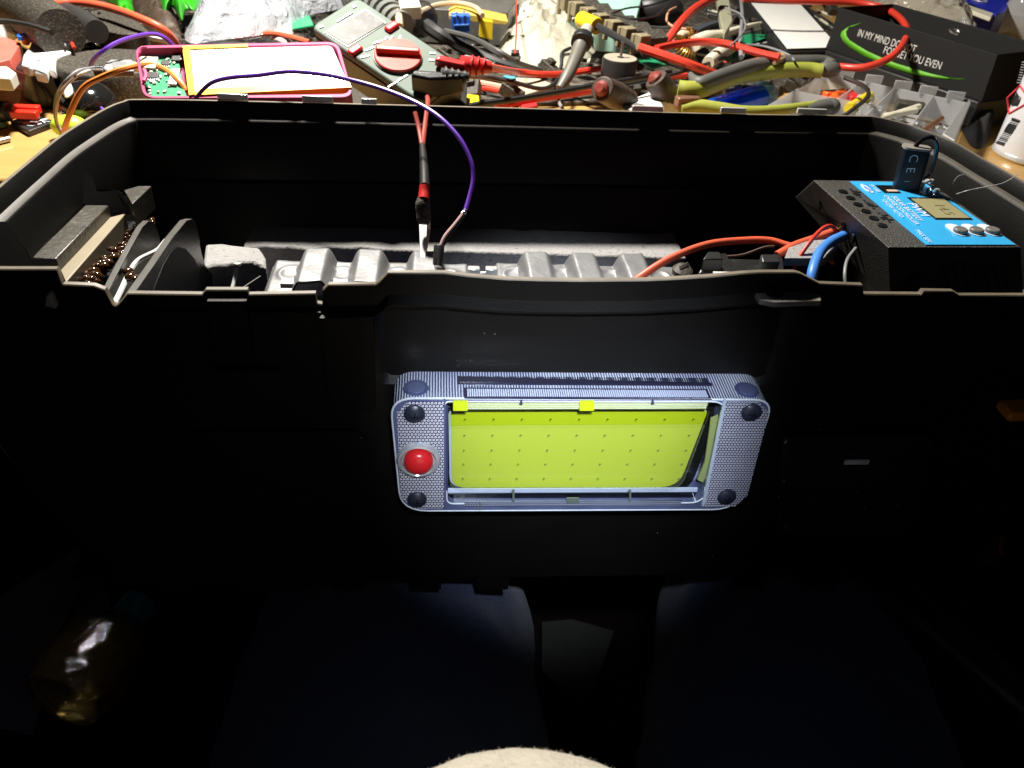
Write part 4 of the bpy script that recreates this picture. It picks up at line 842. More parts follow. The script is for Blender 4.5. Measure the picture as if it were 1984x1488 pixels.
# ---------------- middle cluster
g = G()
for i in range(9):
    a = U(700+i*9, -12+i*7, -.012); b = U(706+i*9, -7+i*7, -.012); g.cyl(a, b, .020-.0012*i, n=20)
tag(g.build('ribbed_hose', M('grey_ribbed_rubber', (.16, .17, .16), .45)), 'grey ribbed hose end behind the top of the multimeter', 'hose')
lead([(742, -14), (762, 8), (772, 28), (774, 52)], .0030, beigew, 'beige cable passing behind the top right of the multimeter', 'cable', z=-.005)
g = G(); a, b = U(778, 26, -.02), U(812, 36, -.02); d = (b-a).normalized(); g.lathe(a, d, [(0, .0105), ((b-a).length, .012)], 28)
for i in range(36):
    an = i*math.pi/18; x_, y_, z_ = frame(d); g.box(b+d*.003+(x_*math.cos(an)+y_*math.sin(an))*.0145, (.0012, .0012, .006), rot(x_, y_, z_))
g.lathe(b, d, [(0, .0142), (.006, .0145), (.010, .013), (.012, .004)], 28); tag(g.build('knurled_jack', M('satin_black', (.04, .04, .04), .3)), 'black knurled jack barrel behind the right side of the multimeter', 'jack')
lead([(828, 50, -.02), (850, 66, -.022), (890, 88, -.03), (950, 116, -.035), (1005, 134, -.04), (1060, 146, -.045)], [.006, .0055, .0042, .0038], blackrub, 'thick black cable from the knurled jack towards the middle', 'cable')
lead([(862, 60, -.02), (915, 74, -.02), (965, 100, -.02), (1010, 125, -.03), (1062, 140, -.04)], .0024, M('grey_black_sheath', (.07, .07, .065), .4), 'thinner grey-black cable above the thick black one', 'cable')
lead([(815, 22), (845, 10), (885, 6), (920, 14), (935, 30)], .0022, beigew, 'beige cable loop behind the blue terminal block', 'cable', z=-.01)
slab([(780, -15), (1000, -15), (1000, 2), (985, 24), (820, 16)], -.02, .03, 'tool_case', M('dusty_grey_case', (.10, .095, .085), .5, dust=.3), 'long dusty grey tool case edge at the back', 'case')
slab([(772, 0), (812, 0), (816, 12), (776, 14)], -.0, .01, 'connector', cream, 'cream connector block above the knurled jack', 'connector')
t = T('relay_board', 'yellow circuit board standing on edge with a blue terminal block', 'circuit board', U(910, 70, -.04))
yb_ = U(893, 64, -.028).y
def VB(a, b, y=None): return V(a, b, yb_ if y is None else y)
g = G(); g.prism([VB(873, 30), VB(911, 31), VB(911, 60), VB(901, 66), VB(877, 62)], (0, .012, 0)); tbk = g.build('terminal_block', bluep, t, bevel=.0006)
g = G(); 
for a in (880, 890, 900): g.prism([VB(a-2, 34, yb_-.0004), VB(a+3, 34, yb_-.0004), VB(a+3, 46, yb_-.0004), VB(a-2, 45, yb_-.0004)], (0, .001, 0))
g.build('wire_openings', M('dark_blue', (.01, .03, .15), .4), tbk)
g = G(); g.prism([VB(879, 48, yb_-.001), VB(908, 47, yb_-.001), VB(908, 49, yb_-.001), VB(879, 50, yb_-.001)], (0, .001, 0)); g.build('block_rib', M('pale_blue', (.15, .35, .8), .3), tbk)
g = G(); g.prism([VB(870, 30, yb_+.013), VB(884, 24, yb_+.013), VB(940, 33, yb_+.013), VB(985, 42, yb_+.013), VB(980, 48, yb_+.013), VB(870, 38, yb_+.013)], (0, .03, 0)); g.build('board', M('yellow_board', (.55, .40, .08), .4), t, bevel=.0004)
g = G(); g.prism([VB(930, 38, yb_+.008), VB(955, 42, yb_+.008), VB(954, 78, yb_+.008), VB(928, 72, yb_+.008)], (0, .010, 0)); g.build('yellow_relay', yellowp, t, bevel=.0006)
g = G(); g.cyl(VB(899, 66, yb_+.002), VB(900, 102, yb_+.002), .0011); g.cyl(VB(899, 90, yb_+.002), VB(900, 102, yb_+.002), .0019); g.build('pin_leg', bluep, t)
g = G(); g.ball(VB(885, 24), .0012, 8); g.ball(VB(899, 22), .0012, 8); g.build('solder_tip', metal, t)
tag(crumple([(992, -25), (980, 40), (968, 100), (1000, 128), (1060, 138), (1140, 112), (1165, 60), (1105, 0), (1092, -25)], -.045, .026, 20, seed=21).build('zip_bag', warm_bag), 'yellowish clear zip bag in the middle of the desk', 'bag')
lead([(1000, 0, -.012), (1001, 40, -.012), (1000, 70, -.014), (998, 104, -.02)], .0006, redw, 'fine red line running down the zip bag edge', 'seam')
slab([(900, 105), (960, 118), (955, 128), (895, 120)], -.03, .003, 'film_strip', clear_box, 'narrow clear film strip behind the red test plug', 'film')
slab([(975, 145), (1000, 148), (1000, 165), (978, 162)], -.04, .004, 'cyan_tab', M('cyan_plastic', (.1, .4, .5), .3), 'small cyan plastic tab between the test leads', 'plastic tab')
slab([(1000, 150), (1050, 152), (1075, 165), (1020, 182), (985, 172)], -.045, .005, 'tan_card', M('tan_card', (.5, .42, .3), .6), 'tan card piece under the black test lead', 'card')
slab([(890, 190), (905, 182), (928, 184), (930, 206), (890, 206)], -.03, .012, 'yellow_block', yellowp, 'yellow plastic block peeping over the rear rim', 'plastic block')
slab([(1008, 196), (1036, 188), (1042, 204), (1012, 210)], -.035, .01, 'red_block', redp, 'small red plastic wedge peeping over the rear rim', 'plastic block')
lead([(905, 158), (940, 163), (980, 172), (1008, 186)], .0026, M('salmon_wire', (.7, .35, .25), .4), 'salmon pink cable below the black test lead', 'cable')
lead([(900, 174), (940, 172), (985, 180)], .0020, redw, 'short red cable piece below the salmon pink cable', 'cable')
lead([(900, 208), (940, 200), (1000, 192), (1100, 175), (1230, 152), (1300, 140)], .0022, blackw, 'long straight black lead slanting behind the rear rim', 'cable', z=-.028)
lead([(960, 206), (1040, 192), (1110, 182), (1180, 170), (1260, 152), (1330, 146)], .0026, redw, 'long straight red lead slanting behind the rear rim', 'cable', z=-.034)
lead([(1210, 165), (1290, 148), (1350, 130), (1415, 108)], .0014, blackw, 'thin black probe rod rising to the right of the round black buzzer', 'probe', z=-.02)
# DC plug
t = T('barrel_plug', 'grey moulded barrel plug standing on a thin grey lead', 'plug', U(1090, 175, -.03))
g = G(); g.tube(sm(P3([(1084, 172, -.03), (1098, 150, -.024), (1112, 120, -.016), (1122, 96, -.01), (1128, 78, -.005)])), [.0032, .0046, .0050, .0056, .0062], 16); g.build('moulded_grip', M('brownish_grey_rubber', (.13, .12, .10), .45), t)
g = G(); a, b = U(1126, 84, -.006), U(1129, 74, -.004); g.cyl(a, b, .0082, .0080, 20); g.build('collar', blackfine, t, bevel=.0005)
g = G(); g.cyl(U(1129, 76, -.004), U(1137, 58, -.003), .0055, .005, 16); g.build('barrel', M('greyish_sleeve', (.4, .38, .33), .4), t)
g = G(); g.tube(sm(P3([(1085, 171, -.03), (1081, 185, -.034), (1084, 200, -.038), (1092, 214, -.04)])), .0013, 8); g.build('lead', greyw, t)
# relay strip
t = T('relay_strip', 'diagonal strip of black relays with tan contacts', 'relay strip', U(1180, 60, -.03))
a, b = U(1092, 4, -.012), U(1262, 92, -.012); d = (b-a); x_ = d.normalized(); y_ = Vc((0, 0, 1)).cross(x_)
for i in range(7):
    c = a+d*((i+.5)/7); g = G(); g.box(c+y_*.008, (d.length/7*.55, .018, .018), rot(x_, y_, Vc((0, 0, 1)))@Re(0, 20, 0)); g.build('relay', dusty, t, bevel=.001)
    g = G(); g.box(c+x_*.007-y_*.006+Vc((0, 0, .003)), (d.length/7*.4, .010, .012), rot(x_, y_, Vc((0, 0, 1)))); g.box(c-y_*.010, (.004, .004, .016), rot(x_, y_, Vc((0, 0, 1)))); g.build('contact', tan, t, bevel=.0008)
t = T('yellow_tipped_rod', 'dark rod with a yellow sleeve slanting under the relay strip', 'rod', U(1150, 48, -.01))
g = G(); g.cyl(U(1126, 38, -.006), U(1157, 51, -.006), .0068, n=18); g.build('sleeve', yellowp, t, bevel=.0006)
g = G(); g.tube(sm(P3([(1155, 50, -.006), (1200, 74, -.01), (1250, 100, -.015), (1320, 130, -.02), (1400, 160, -.03)])), [.0034, .0026, .0022], 8); g.build('rod', blackw, t)
lead([(1240, 92, -.01), (1300, 112, -.012), (1350, 130, -.016), (1398, 148, -.025)], .0034, redw, 'thick glossy red cable slanting down to the pliers', 'cable')
slab([(1150, -10), (1245, -10), (1232, 38), (1160, 30)], -.01, .03, 'teal_box', tealp, 'pale teal plastic box at the back of the desk', 'box', r=.004)
g = G(); g.ball(U(1275, 18, -.02), .022, 18, (1.2, .8, .7)); tag(g.build('dark_bundle', blackfine), 'dark rounded lump between the teal box and the red cable', 'lump')
lead([(1186, 26), (1215, 16), (1260, 10), (1310, -6)], .0009, blackw, 'thin black wire looping over the teal box', z=.0)
lead([(1188, 28), (1230, 37), (1270, 30), (1292, 12), (1305, -8)], .0009, blackw, 'thin black wire looping below the teal box', z=.0)
lead([(1272, 98, -.02), (1296, 74, -.01), (1320, 42, 0), (1350, 14, 0), (1395, -10, 0)], .0036, redw, 'thick red cable rising to the top edge in the middle right', 'cable')
lead([(1272, 94), (1310, 86), (1360, 81), (1410, 86), (1460, 100), (1510, 112)], .0030, redw, 'red cable curving over the copper coil to the pliers', 'cable', z=-.008)
lead([(1222, 50), (1250, 60), (1290, 78), (1310, 84)], .0022, M('pinkish_red', (.7, .08, .12), .35), 'pinkish red wire under the rising thick red cable', 'wire', z=-.015)
lead([(1310, 14), (1296, 22), (1292, 40), (1306, 52), (1338, 58)], .0010, M('salmon_thin', (.7, .35, .22), .4), 'thin salmon wire hooking left of the rising red cable', 'wire', z=-.01)
lead([(1435, -5), (1438, 30), (1434, 80), (1436, 110)], .0016, greyw, 'thin grey wire hanging left of the white sheet', 'wire', z=-.01)
lead([(1405, 15), (1435, 28), (1444, 52), (1430, 75), (1415, 88)], .0008, greyw, 'fine grey wire curling over the cream probe', 'wire', z=-.005)
g = G(); cB = U(1202, 112, -.016); g.lathe(cB-Vc((0, 0, .028)), (0, 0, 1), [(0, .0135), (.027, .0138), (.028, .0132)], 32); g.mat(1).lathe(cB, (0, 0, 1), [(0, .0130), (.0003, .0128)], 32); g.mat(0).lathe(cB+Vc((0, -.0, .0004)), (0, 0, 1), [(0, .0026), (.0003, .0026)], 14); g.mat(2).cyl(cB+Vc((0, -.001, 0)), cB+Vc((.0005, .001, .012)), .0011)
tag(g.build('buzzer', [blackfine, M('dusty_tan_face', (.35, .31, .24), .5), dullmetal]), 'round black buzzer with a tan top and a bent pin', 'buzzer')
for (p, q, lb) in (((1216, 196), (1166, 172), 'brown dusty phono plug with a dull red tip, left of the white plastic shell'), ((1300, 196), (1270, 152), 'brown dusty phono plug with a dull red tip, standing on the white plastic shell')):
    t = T('phono_plug', lb, 'plug', U(q[0], q[1]+20, -.04)); z1 = -.022; a, b = U(*p, z1-.01), U(*q, z1+.006)
    g = G(); g.tube([a, a.lerp(b, .5), b], [.0085, .0095, .0085], 18); g.build('sleeve', brown, t, bevel=.0008)
    g = G(); d = (b-a).normalized(); g.lathe(b+d*.0001, d, [(0, .0055), (.002, .0052), (.004, .003)], 16); g.build('red_tip', M('dull_red_tip', (.22, .04, .03), .4), t)
t = T('white_shell', 'white rounded plastic shell right behind the rear rim', 'plastic shell', U(1265, 200, -.04))
g = G(); g.prism(roundpoly(P3([(1203, 212), (1212, 196), (1262, 176), (1275, 184), (1290, 212)], -.03), .005, 4), (0, 0, -.015)); g.build('body', whitep, t, bevel=.002)
g = G(); g.ball(U(1290, 200, -.034), .0115, 20, (1.1, .9, 1.1)); g.build('bulge', whitep, t)
g = G(); g.lathe(U(1236, 205, -.0295), (0, 0, 1), [(0, .0055), (.0004, .0054)], 20); g.build('hole', M('grey_recess', (.18, .15, .14), .5), t)
# toroid, cap, probe, boards
g = G(); c = U(1335, 86, -.025); xx_, yy_, zz_2 = frame((.2, -.7, .7)); 
g.tube([c+(xx_*math.cos(i*math.pi/12)+yy_*math.sin(i*math.pi/12))*.0105 for i in range(25)], .0040, 10); g.mat(1)
for i in range(30):
    an = i*math.pi/15+.1
    if math.sin(an*1.0-.5) > .93: continue
    cc_ = c+(xx_*math.cos(an)+yy_*math.sin(an))*.0105; rad = (xx_*math.cos(an)+yy_*math.sin(an)); g.tube([cc_+(rad*math.cos(k*math.pi/5)+zz_2*math.sin(k*math.pi/5))*.0050 for k in range(11)], .0008, 5)
tag(g.build('toroid_coil', [M('pale_core', (.6, .52, .35), .5), copper]), 'copper wire coil wound on a ring core under the red cable', 'coil')
g = G(); g.cyl(U(1362, 124, -.04), U(1362, 106, -.028), .0062, n=20); g.mat(1).lathe(U(1362, 106, -.0278), (0, 0, 1), [(0, .0058), (.0004, .0056)], 20)
tag(g.build('electrolytic_capacitor', [blackfine, cream], bevel=.0004), 'small black capacitor with a cream top beside the copper coil', 'capacitor')
cable('probe', P3([(1345, 84), (1370, 74), (1400, 66), (1452, 50), (1475, 44)], -.015), [.0065, .0062, .0038, .0022, .0010], cream, 'cream tapered plastic probe pointing to the white sheet', 'probe', 10)
cable('probe', P3([(1372, 122), (1392, 106), (1420, 92)], -.02), [.0050, .006, .004], cream, 'short cream plastic handle below the tapered probe', 'handle', 10)
for (a, lb) in (([(1232, 112), (1260, 106), (1300, 122), (1262, 132)], 'green circuit board scrap right of the round black buzzer'), ([(1398, 110), (1440, 94), (1452, 104), (1412, 118)], 'green circuit board scrap below the cream probe'), ([(1432, 70), (1482, 58), (1486, 72), (1440, 90)], 'green circuit board scrap beside the white sheet edge'), ([(1170, 62), (1200, 78), (1216, 98), (1190, 88)], 'thin green plastic sliver beside the relay strip')):
    slab(a, -.035, .0016, 'circuit_board', greenpcb, lb, 'circuit board', bevel=.0002)
lead([(1330, 78), (1350, 62), (1378, 50), (1405, 44)], .0040, M('dark_slate', (.06, .07, .09), .4), 'dark slate plastic tube behind the copper coil', 'tube', z=-.025)
g = G(); g.prism(P3([(1388, -10), (1412, -10), (1420, 40), (1404, 66), (1396, 40)], -.01), (0, 0, -.006)); tag(g.build('dusty_bracket', M('dusty_olive_metal', (.30, .29, .2), .5, dust=.3), bevel=.001), 'dusty olive metal fork standing behind the cream probe', 'bracket')
t = T('paper_sheet', 'white folded sheet on a thin black folder left of the text box', 'paper', U(1530, 60, -.045))
slab([(1440, -15), (1530, -15), (1608, 72), (1600, 92), (1526, 94)], -.028, .0006, 'sheet', paper, parent=t, bevel=0)
slab([(1424, -15), (1545, -15), (1615, 80), (1606, 98), (1518, 100)], -.030, .012, 'folder', blackfine, parent=t)
# pliers
t = T('pliers', 'pliers with olive green and dark grey grips behind the right rear rim', 'pliers', U(1450, 190, -.045))
zq = -.020
g = G(); g.tube(sm(P3([(1314, 172, zq), (1335, 174, zq), (1362, 172, zq), (1400, 158, zq), (1450, 144, zq), (1505, 137, zq), (1560, 135, zq), (1592, 138, zq)])), [.0062, .0064, .0058, .0058, .0060, .0060, .0058], 12); h1 = g.build('upper_grip', olive, t)
g = G(); g.tube(sm(P3([(1338, 144, zq+.001), (1346, 156, zq+.004), (1362, 160, zq+.005), (1400, 147, zq+.005), (1450, 131, zq+.005), (1505, 123, zq+.004), (1560, 122, zq+.003), (1595, 124, zq+.001), (1612, 134, zq)])), [.0020, .0040, .0052, .0056, .0058, .0060, .0066, .0074], 12); g.ball(U(1606, 134, zq+.0005), .0082, 14, (1.25, .8, .8)); g.build('upper_grip_cover', greygrip, t)
g = G(); g.tube(sm(P3([(1318, 212, zq-.01), (1350, 206, zq-.008), (1390, 210, zq-.008), (1440, 216, zq-.008), (1500, 214, zq-.008), (1560, 207, zq-.008), (1590, 202, zq-.008)])), [.0040, .0050, .0046, .0038, .0036, .0034], 12); g.build('lower_grip', olive, t)
g = G(); g.tube(sm(P3([(1560, 214, zq-.010), (1590, 208, zq-.009), (1614, 206, zq-.009)])), [.0040, .0056, .0062], 12); g.ball(U(1612, 207, zq-.009), .0063, 12); g.build('lower_grip_end', greygrip, t)
g = G(); g.box(U(1332, 198, zq-.006), (.018, .008, .008), Rz(10)); g.build('pivot', M('rusty_steel', (.30, .15, .09), .45, metal=.6), t, bevel=.001)
t = T('blue_bottle', 'small transparent blue bottle with a clear cap under the pliers', 'bottle', U(1440, 200, -.045))
a, b = U(1375, 214, -.040), U(1468, 190, -.040); d = (b-a).normalized(); Ln = (b-a).length
g = G(); g.lathe(a, d, [(0, .004), (.003, .0085), (Ln, .0105)], 24); g.build('blue_body', clear_blue, t)
g = G(); g.lathe(b, d, [(0, .0108), (.004, .0118), (.010, .0118), (.0125, .010), (.0125, .006), (.009, .005)], 24); g.build('clear_cap', clear_cyan, t)
g = G(); g.lathe(a+d*.002, d, [(0, .003), (Ln*.9, .007)], 16); g.build('blue_liquid', M('deep_blue', (.01, .10, .75), .15, coat=.6), t)
# ---------------- organiser box
t = T('organiser_box', 'translucent compartment box of small hardware behind the right rear rim', 'organiser box', U(1680, 200, DZ))
cz = -.032; oc = P3([(1470, 215), (1598, 142), (1880, 200), (1848, 275)], cz)
FL, BL_, BR_, FR = oc
g = G(); g.prism([p+Vc((0, 0, -.021)) for p in oc], (0, 0, -.001)); g.build('tray_floor', clear_box, t)
def wall(a, b, h=.020): 
    g = G(); n_ = Vc((-(b-a).y, (b-a).x, 0)).normalized()*.0006; g.prism([a-n_, b-n_, b+n_, a+n_], (0, 0, -h)); return g
for a, b in ((FL, BL_), (BL_, BR_), (BR_, FR), (FR, FL)): wall(a, b).build('tray_wall', clear_box, t, bevel=.0003)
for k in (.27, .50, .76): wall(FL.lerp(FR, k), BL_.lerp(BR_, k)).build('divider', clear_box, t, bevel=.0003)
wall((FL+BL_)/2, (FL+BL_).lerp(FR+BR_, .54)/2, .018).build('divider', clear_box, t)
for k in (.15, .35, .55, .72, .9):
    g = G(); p = BL_.lerp(BR_, k); g.box(p+Vc((0, .001, .003)), (.014, .0012, .007), Rz(-12)); g.build('lid_tab', clear_box, t, bevel=.0005)
g = G(); g.prism(P3([(1848, 275, cz), (1826, 262, cz), (1876, 196, cz+.006), (1880, 200, cz)], cz), (0, 0, .0012)); g.build('hinged_flap', M('milky_white', (.55, .55, .52), .3), t, bevel=.0004)
def tray(u, v, z=-.046): a = FL.lerp(FR, u); b = BL_.lerp(BR_, u); p = a.lerp(b, v); return Vc((p.x, p.y, z))
orange = M('orange_connector', (.85, .13, .02), .35)
for i, (u, v, rz, lb) in enumerate(((.17, .70, 20, 'orange-red wire connector in the organiser, nearest the pliers grip'), (.23, .56, 60, 'orange wire connector in the organiser below the grip end'), (.31, .72, 80, 'deep red wire connector beside the orange ones in the organiser'))):
    g = G(); g.box(tray(u, v, -.038), (.016, .008, .008), Rz(rz)); g.cyl(tray(u, v, -.038)+Rz(rz)@Vc((.006, 0, 0)), tray(u, v, -.038)+Rz(rz)@Vc((.014, 0, .002)), .0035)
    tag(g.build('wire_connector', orange if i < 2 else redp, bevel=.001), lb, 'connector')
g = G(); g.cyl(tray(.36, .45, -.036), tray(.40, .75, -.034), .0038); tag(g.build('yellow_bit', yellowp), 'yellow plastic cylinder among the bits in the organiser', 'cylinder')
for i, (u, v, lb) in enumerate(((.42, .48, 'steel bolt in the organiser right of the yellow cylinder'), (.46, .55, 'steel bolt in the organiser beside the black hex key'))):
    g = G(); a = tray(u, v, -.040); b = a+Vc((.010, .022, .004)); g.cyl(a, b, .0020); g.cyl(b, b+(b-a).normalized()*.004, .0040, n=6); tag(g.build('bolt', metal), lb, 'bolt')
for i, lb in enumerate(('upper of two white plastic tubes in the organiser', 'lower of two white plastic tubes in the organiser')):
    g = G(); g.cyl(tray(.57, .38+.06*i-.04, -.036), tray(.72, .72-.10*i, -.034), .0024, n=12); tag(g.build('white_tube', cream), lb, 'tube')
g = G(); g.box(tray(.66, .80, -.038), (.022, .012, .008), Rz(-20)); tag(g.build('black_clip', dusty, bevel=.001), 'black plastic clip behind the white tubes in the organiser', 'clip')
for i in range(26):
    u = random.uniform(.53, .97); v = random.uniform(.12, .62); a = tray(u, v, -.046+random.uniform(0, .008)); an = random.uniform(0, 6.28); L0 = random.uniform(.006, .013)
    b = a+Vc((math.cos(an)*L0, math.sin(an)*L0, random.uniform(-.002, .003)))
    g = G(); g.cyl(a, b, .0011, n=8); g.cyl(b, b+(b-a).normalized()*.0015, .0024, n=10)
    for q in range(4): g.cyl(a.lerp(b, q/5+.05), a.lerp(b, q/5+.12), .0015, n=8)
    tag(g.build('screw', random.choice([metal, dullmetal, metal])), 'small steel screw lying loose in the right half of the organiser', 'screw', 'loose screws in the organiser')
g = G(); g.ball(tray(.92, .55, -.042), .007, 16, (1, 1, .6)); tag(g.build('glass_lens', clear_glass), 'clear round lens in the last organiser compartment', 'lens')
g = G(); g.cyl(tray(.82, .35, -.040), tray(.88, .62, -.036), .0028, .0018); tag(g.build('copper_fitting', M('dull_copper', (.35, .16, .08), .4, metal=.7)), 'dull copper fitting in the last organiser compartment', 'fitting')
g = G(); g.tube(sm(P3([(1636, 150, -.018), (1660, 160, -.018), (1676, 169, -.018), (1683, 180, -.019), (1676, 194, -.022), (1655, 210, -.026), (1630, 228, -.032)])), .0017, 6); tag(g.build('hex_key', M('black_steel', (.05, .04, .035), .35, metal=.5)), 'black L-shaped hex key resting on the organiser', 'hex key')
# ---------------- black box with writing
t = T('text_box', 'open black box with white writing and a green swoosh', 'box', U(1760, 150, -.03))
zb = -.030
bl, br = U(1601, 96, zb), U(1902, 197, zb); rgt = (br-bl).normalized(); nf = Vc((rgt.y, -rgt.x, 0)); nf = nrm(nf+Vc((0, 0, .10)))
def BX(px, py, h=0.): return PL(px, py, bl+nf*h, nf)
tl, tr = BX(1625, 14), BX(1933, 106); bk = -Vc((nf.x, nf.y, 0)).normalized()*.075
matt = M('matt_black_card', (.009, .0085, .008), .65, spec=.25)
g = G(); g.prism([bl, br, tr, tl], bk*.03); g.build('front_wall', matt, t, bevel=.0004)
g = G(); g.prism([bl+bk, br+bk, tr+bk, tl+bk], -bk*.03); g.build('back_wall', matt, t, bevel=.0004)
g = G(); g.prism([br+bk*.03, br+bk*.97, tr+bk*.97, tr+bk*.03], -rgt*.0015); g.build('end_wall', matt, t); g = G(); g.prism([bl+bk*.03, bl+bk*.97, tl+bk*.97, tl+bk*.03], rgt*.0015); g.build('end_wall', matt, t)
g = G(); g.prism([bl+bk*.03, br+bk*.03, br+bk*.97, bl+bk*.97], (0, 0, .0015)); g.build('bottom', matt, t)
g = G(); g.prism([bl+nf*.004-Vc((0, 0, .0005)), br+nf*.004-Vc((0, 0, .0005)), br+bk-Vc((0, 0, .0005)), bl+bk-Vc((0, 0, .0005))], (0, 0, -.020)); tag(g.build('black_slab', blackfine, bevel=.001), 'flat glossy black slab under the box with writing', 'slab')
silver = M('silver_print', (.62, .60, .56), .4)
upv = (tl-bl).normalized()
for body, L0, R0, hp in (('IN MY MIND DO NOT', (1661, 70), (1772, 103), .0052), ('FORGET YOU EVEN', (1711, 103), (1821, 135), .0052)):
    mesh_text(body, BX(*L0), BX(*R0), hp*1.15, nf, upv, silver, t)
sw = [(1669, 44), (1645, 51), (1631, 61), (1628, 69), (1633, 80), (1645, 91), (1670, 107), (1701, 121), (1735, 134), (1769, 144), (1805, 150), (1837, 154), (1870, 153), (1837, 150), (1805, 143), (1774, 134), (1740, 124), (1711, 113), (1682, 100), (1660, 87), (1646, 78), (1640, 70), (1640, 61), (1651, 52)]
g = G(); g.add([BX(a, b, .0003) for a, b in sw], [(i, i+1, len(sw)-2-i, len(sw)-1-i) if i else (0, 1, len(sw)-1) for i in range(0, 11)]+[(11, 12, 13, 12)][:0]+[(11, 12, 13)])
g.build('green_swoosh', M('green_print', (.10, .36, .01), .5), t, solid=.0002)
tag(crumple([(1690, -20), (1735, -20), (1850, -15), (1890, 45), (1902, 90), (1860, 84), (1760, 52), (1700, 28), (1672, 8)], -.018, .030, 20, seed=31).build('clear_bag', CL('clear_cream_film', milk=.6, rough=.15, bump=.8, bs=45, mc=(.66, .62, .52))), 'crumpled cream-tinted clear bag lying in the black box', 'bag')
g = G(); g.lathe(U(1850, 62, .012), (.1, -.3, 1), [(0, .0052), (.0012, .005), (.0014, .003), (.0006, .0026)], 20); tag(g.build('ring_washer', dullmetal), 'small round metal grommet inside the cream-tinted bag', 'grommet')
cable('cable', [U(1440, -2, 0), U(1520, 2, 0), U(1600, 3, 0), U(1665, 6, .0), U(1715, 17, .0), U(1748, 40, .0), U(1757, 66, -.002), U(1742, 96, -.006), U(1715, 117, -.012), U(1670, 131, -.018), U(1618, 128, -.022), U(1560, 118, -.03)], .0030, redw, 'thick red cable looping in front of the box with writing')
lead([(1440, 80), (1500, 88), (1550, 104), (1600, 130), (1640, 152)], .0016, blackw, 'thin black cable passing under the white sheet towards the organiser', 'cable')
lead([(1420, 85), (1480, 90), (1525, 105), (1540, 118)], .0010, greyw, 'thin pale grey wire beside the red cable near the pliers', 'wire', z=-.012)
lead([(1440, 122), (1480, 112), (1510, 105), (1520, 112), (1500, 122)], .0016, M('brown_wire', (.35, .2, .1), .4), 'brown wire loop behind the pliers grip', 'wire', z=-.012)
slab([(1870, 8), (1880, -14), (1960, -14), (1950, 22), (1930, 28)], -.0, .02, 'blue_carton', M('royal_blue_card', (.02, .03, .45), .35), 'royal blue carton corner at the top right', 'carton')
slab([(1856, 10), (1872, 4), (1926, 26), (1920, 34)], .0, .004, 'white_strip', cream, 'white strip edge beside the blue carton', 'strip')
g = G(); cbl = U(1897, 0, .001); g.tube([cbl+Vc((math.cos(i*math.pi/10)*.007, math.sin(i*math.pi/10)*.010, 0)) for i in range(21)], .0006, 6); tag(g.build('ring', metal), 'thin pale ring mark on the blue carton', 'ring')
# jar
t = T('jar', 'clear plastic jar holding yellow clips at the top right', 'jar', U(1958, 100, -.04))
cj = U(1962, 88, -.038); d = nrm((.0, .12, 1))
g = G(); g.lathe(cj, d, [(0, .024), (.003, .027), (.030, .027), (.040, .018), (.044, .0165), (.056, .0165)], 36); g.build('jar_wall', clear_box, t)
g = G(); g.lathe(cj+d*.050, d, [(0, .0185), (.012, .0185), (.013, .016)], 30); g.build('jar_lid', cream, t)
must = M('mustard_plastic', (.50, .40, .08), .4)
for i in range(7):
    p = cj+Vc((random.uniform(-.015, .012), random.uniform(-.02, .0), .006+i*.003)); Rr = Re(random.uniform(-30, 30), random.uniform(-30, 30), random.uniform(0, 180))
    t2 = T('yellow_clip', 'mustard yellow plastic clip heaped inside the clear jar', 'clip', p, 'mustard clips in the jar')
    g = G(); g.tube([p+Rr@Vc(q) for q in ((-.008, 0, 0), (-.003, .003, 0), (.003, .003, .001), (.008, 0, 0), (.003, -.003, 0), (-.003, -.003, .001), (-.008, 0, 0))], .0013, 6); g.build('clip_loop', must, t2)
# spray can
t = T('spray_can', 'white aerosol can with a flammable diamond and barcode at the right edge', 'spray can', U(1992, 312, DZ))
cb_ = U(1994, 305, DZ); cr = .0262
g = G(); g.lathe(cb_+Vc((0, 0, .004)), (0, 0, 1), [(0, cr), (.115, cr), (.122, cr*.9), (.128, cr*.7)], 48); g.build('can_body', M('white_can_print', (.72, .72, .74), .25, metal=.1, var=.05), t)
g = G(); g.lathe(cb_, (0, 0, 1), [(0, cr*.96), (.002, cr*1.03), (.0042, cr*1.02), (.0050, cr)], 48); g.build('bottom_rim', metal, t)
def onC(px, py, e=.0004):
    r = ray(px, py); o = CAM-cb_; a = r.x**2+r.y**2; b = 2*(o.x*r.x+o.y*r.y); c = o.x**2+o.y**2-(cr+e)**2; q = max(b*b-4*a*c, 0); return CAM+r*((-b-math.sqrt(q))/(2*a))
g = G(); dm_ = [(1977, 166), (2004, 196), (1958, 221), (1950, 190)]; dm_ = [(1976, 166), (1996, 196), (1955, 220), (1951, 190)]
for i in range(4):
    a, b = dm_[i], dm_[(i+1) % 4]; g.tube([onC(a[0]+(b[0]-a[0])*k/8, a[1]+(b[1]-a[1])*k/8) for k in range(9)], .0006, 6)
g.build('warning_diamond', M('warning_red', (.7, .03, .04), .4), t)
fl_ = [(1960, 205), (1959, 196), (1963, 192), (1962, 186), (1968, 184), (1970, 178), (1974, 186), (1978, 188), (1975, 198), (1971, 205)]
g = G(); cc_ = onC(1968, 196, .0005); g.add([cc_]+[onC(a, b, .0005) for a, b in fl_], [(0, i+1, (i+1) % len(fl_)+1) for i in range(len(fl_))]); g.build('flame_symbol', dk, t, solid=.0001)
g = G()
for i in range(16):
    t_ = i/15; wv = random.choice([.0003, .0005, .0008]); a = (1963-30*t_+0, 232+46*t_); 
    g.tube([onC(a[0]+k*3-2, a[1]+k*1.0-2, .0002) for k in range(6)], wv, 4)
g.build('barcode', dk, t)
g = G()
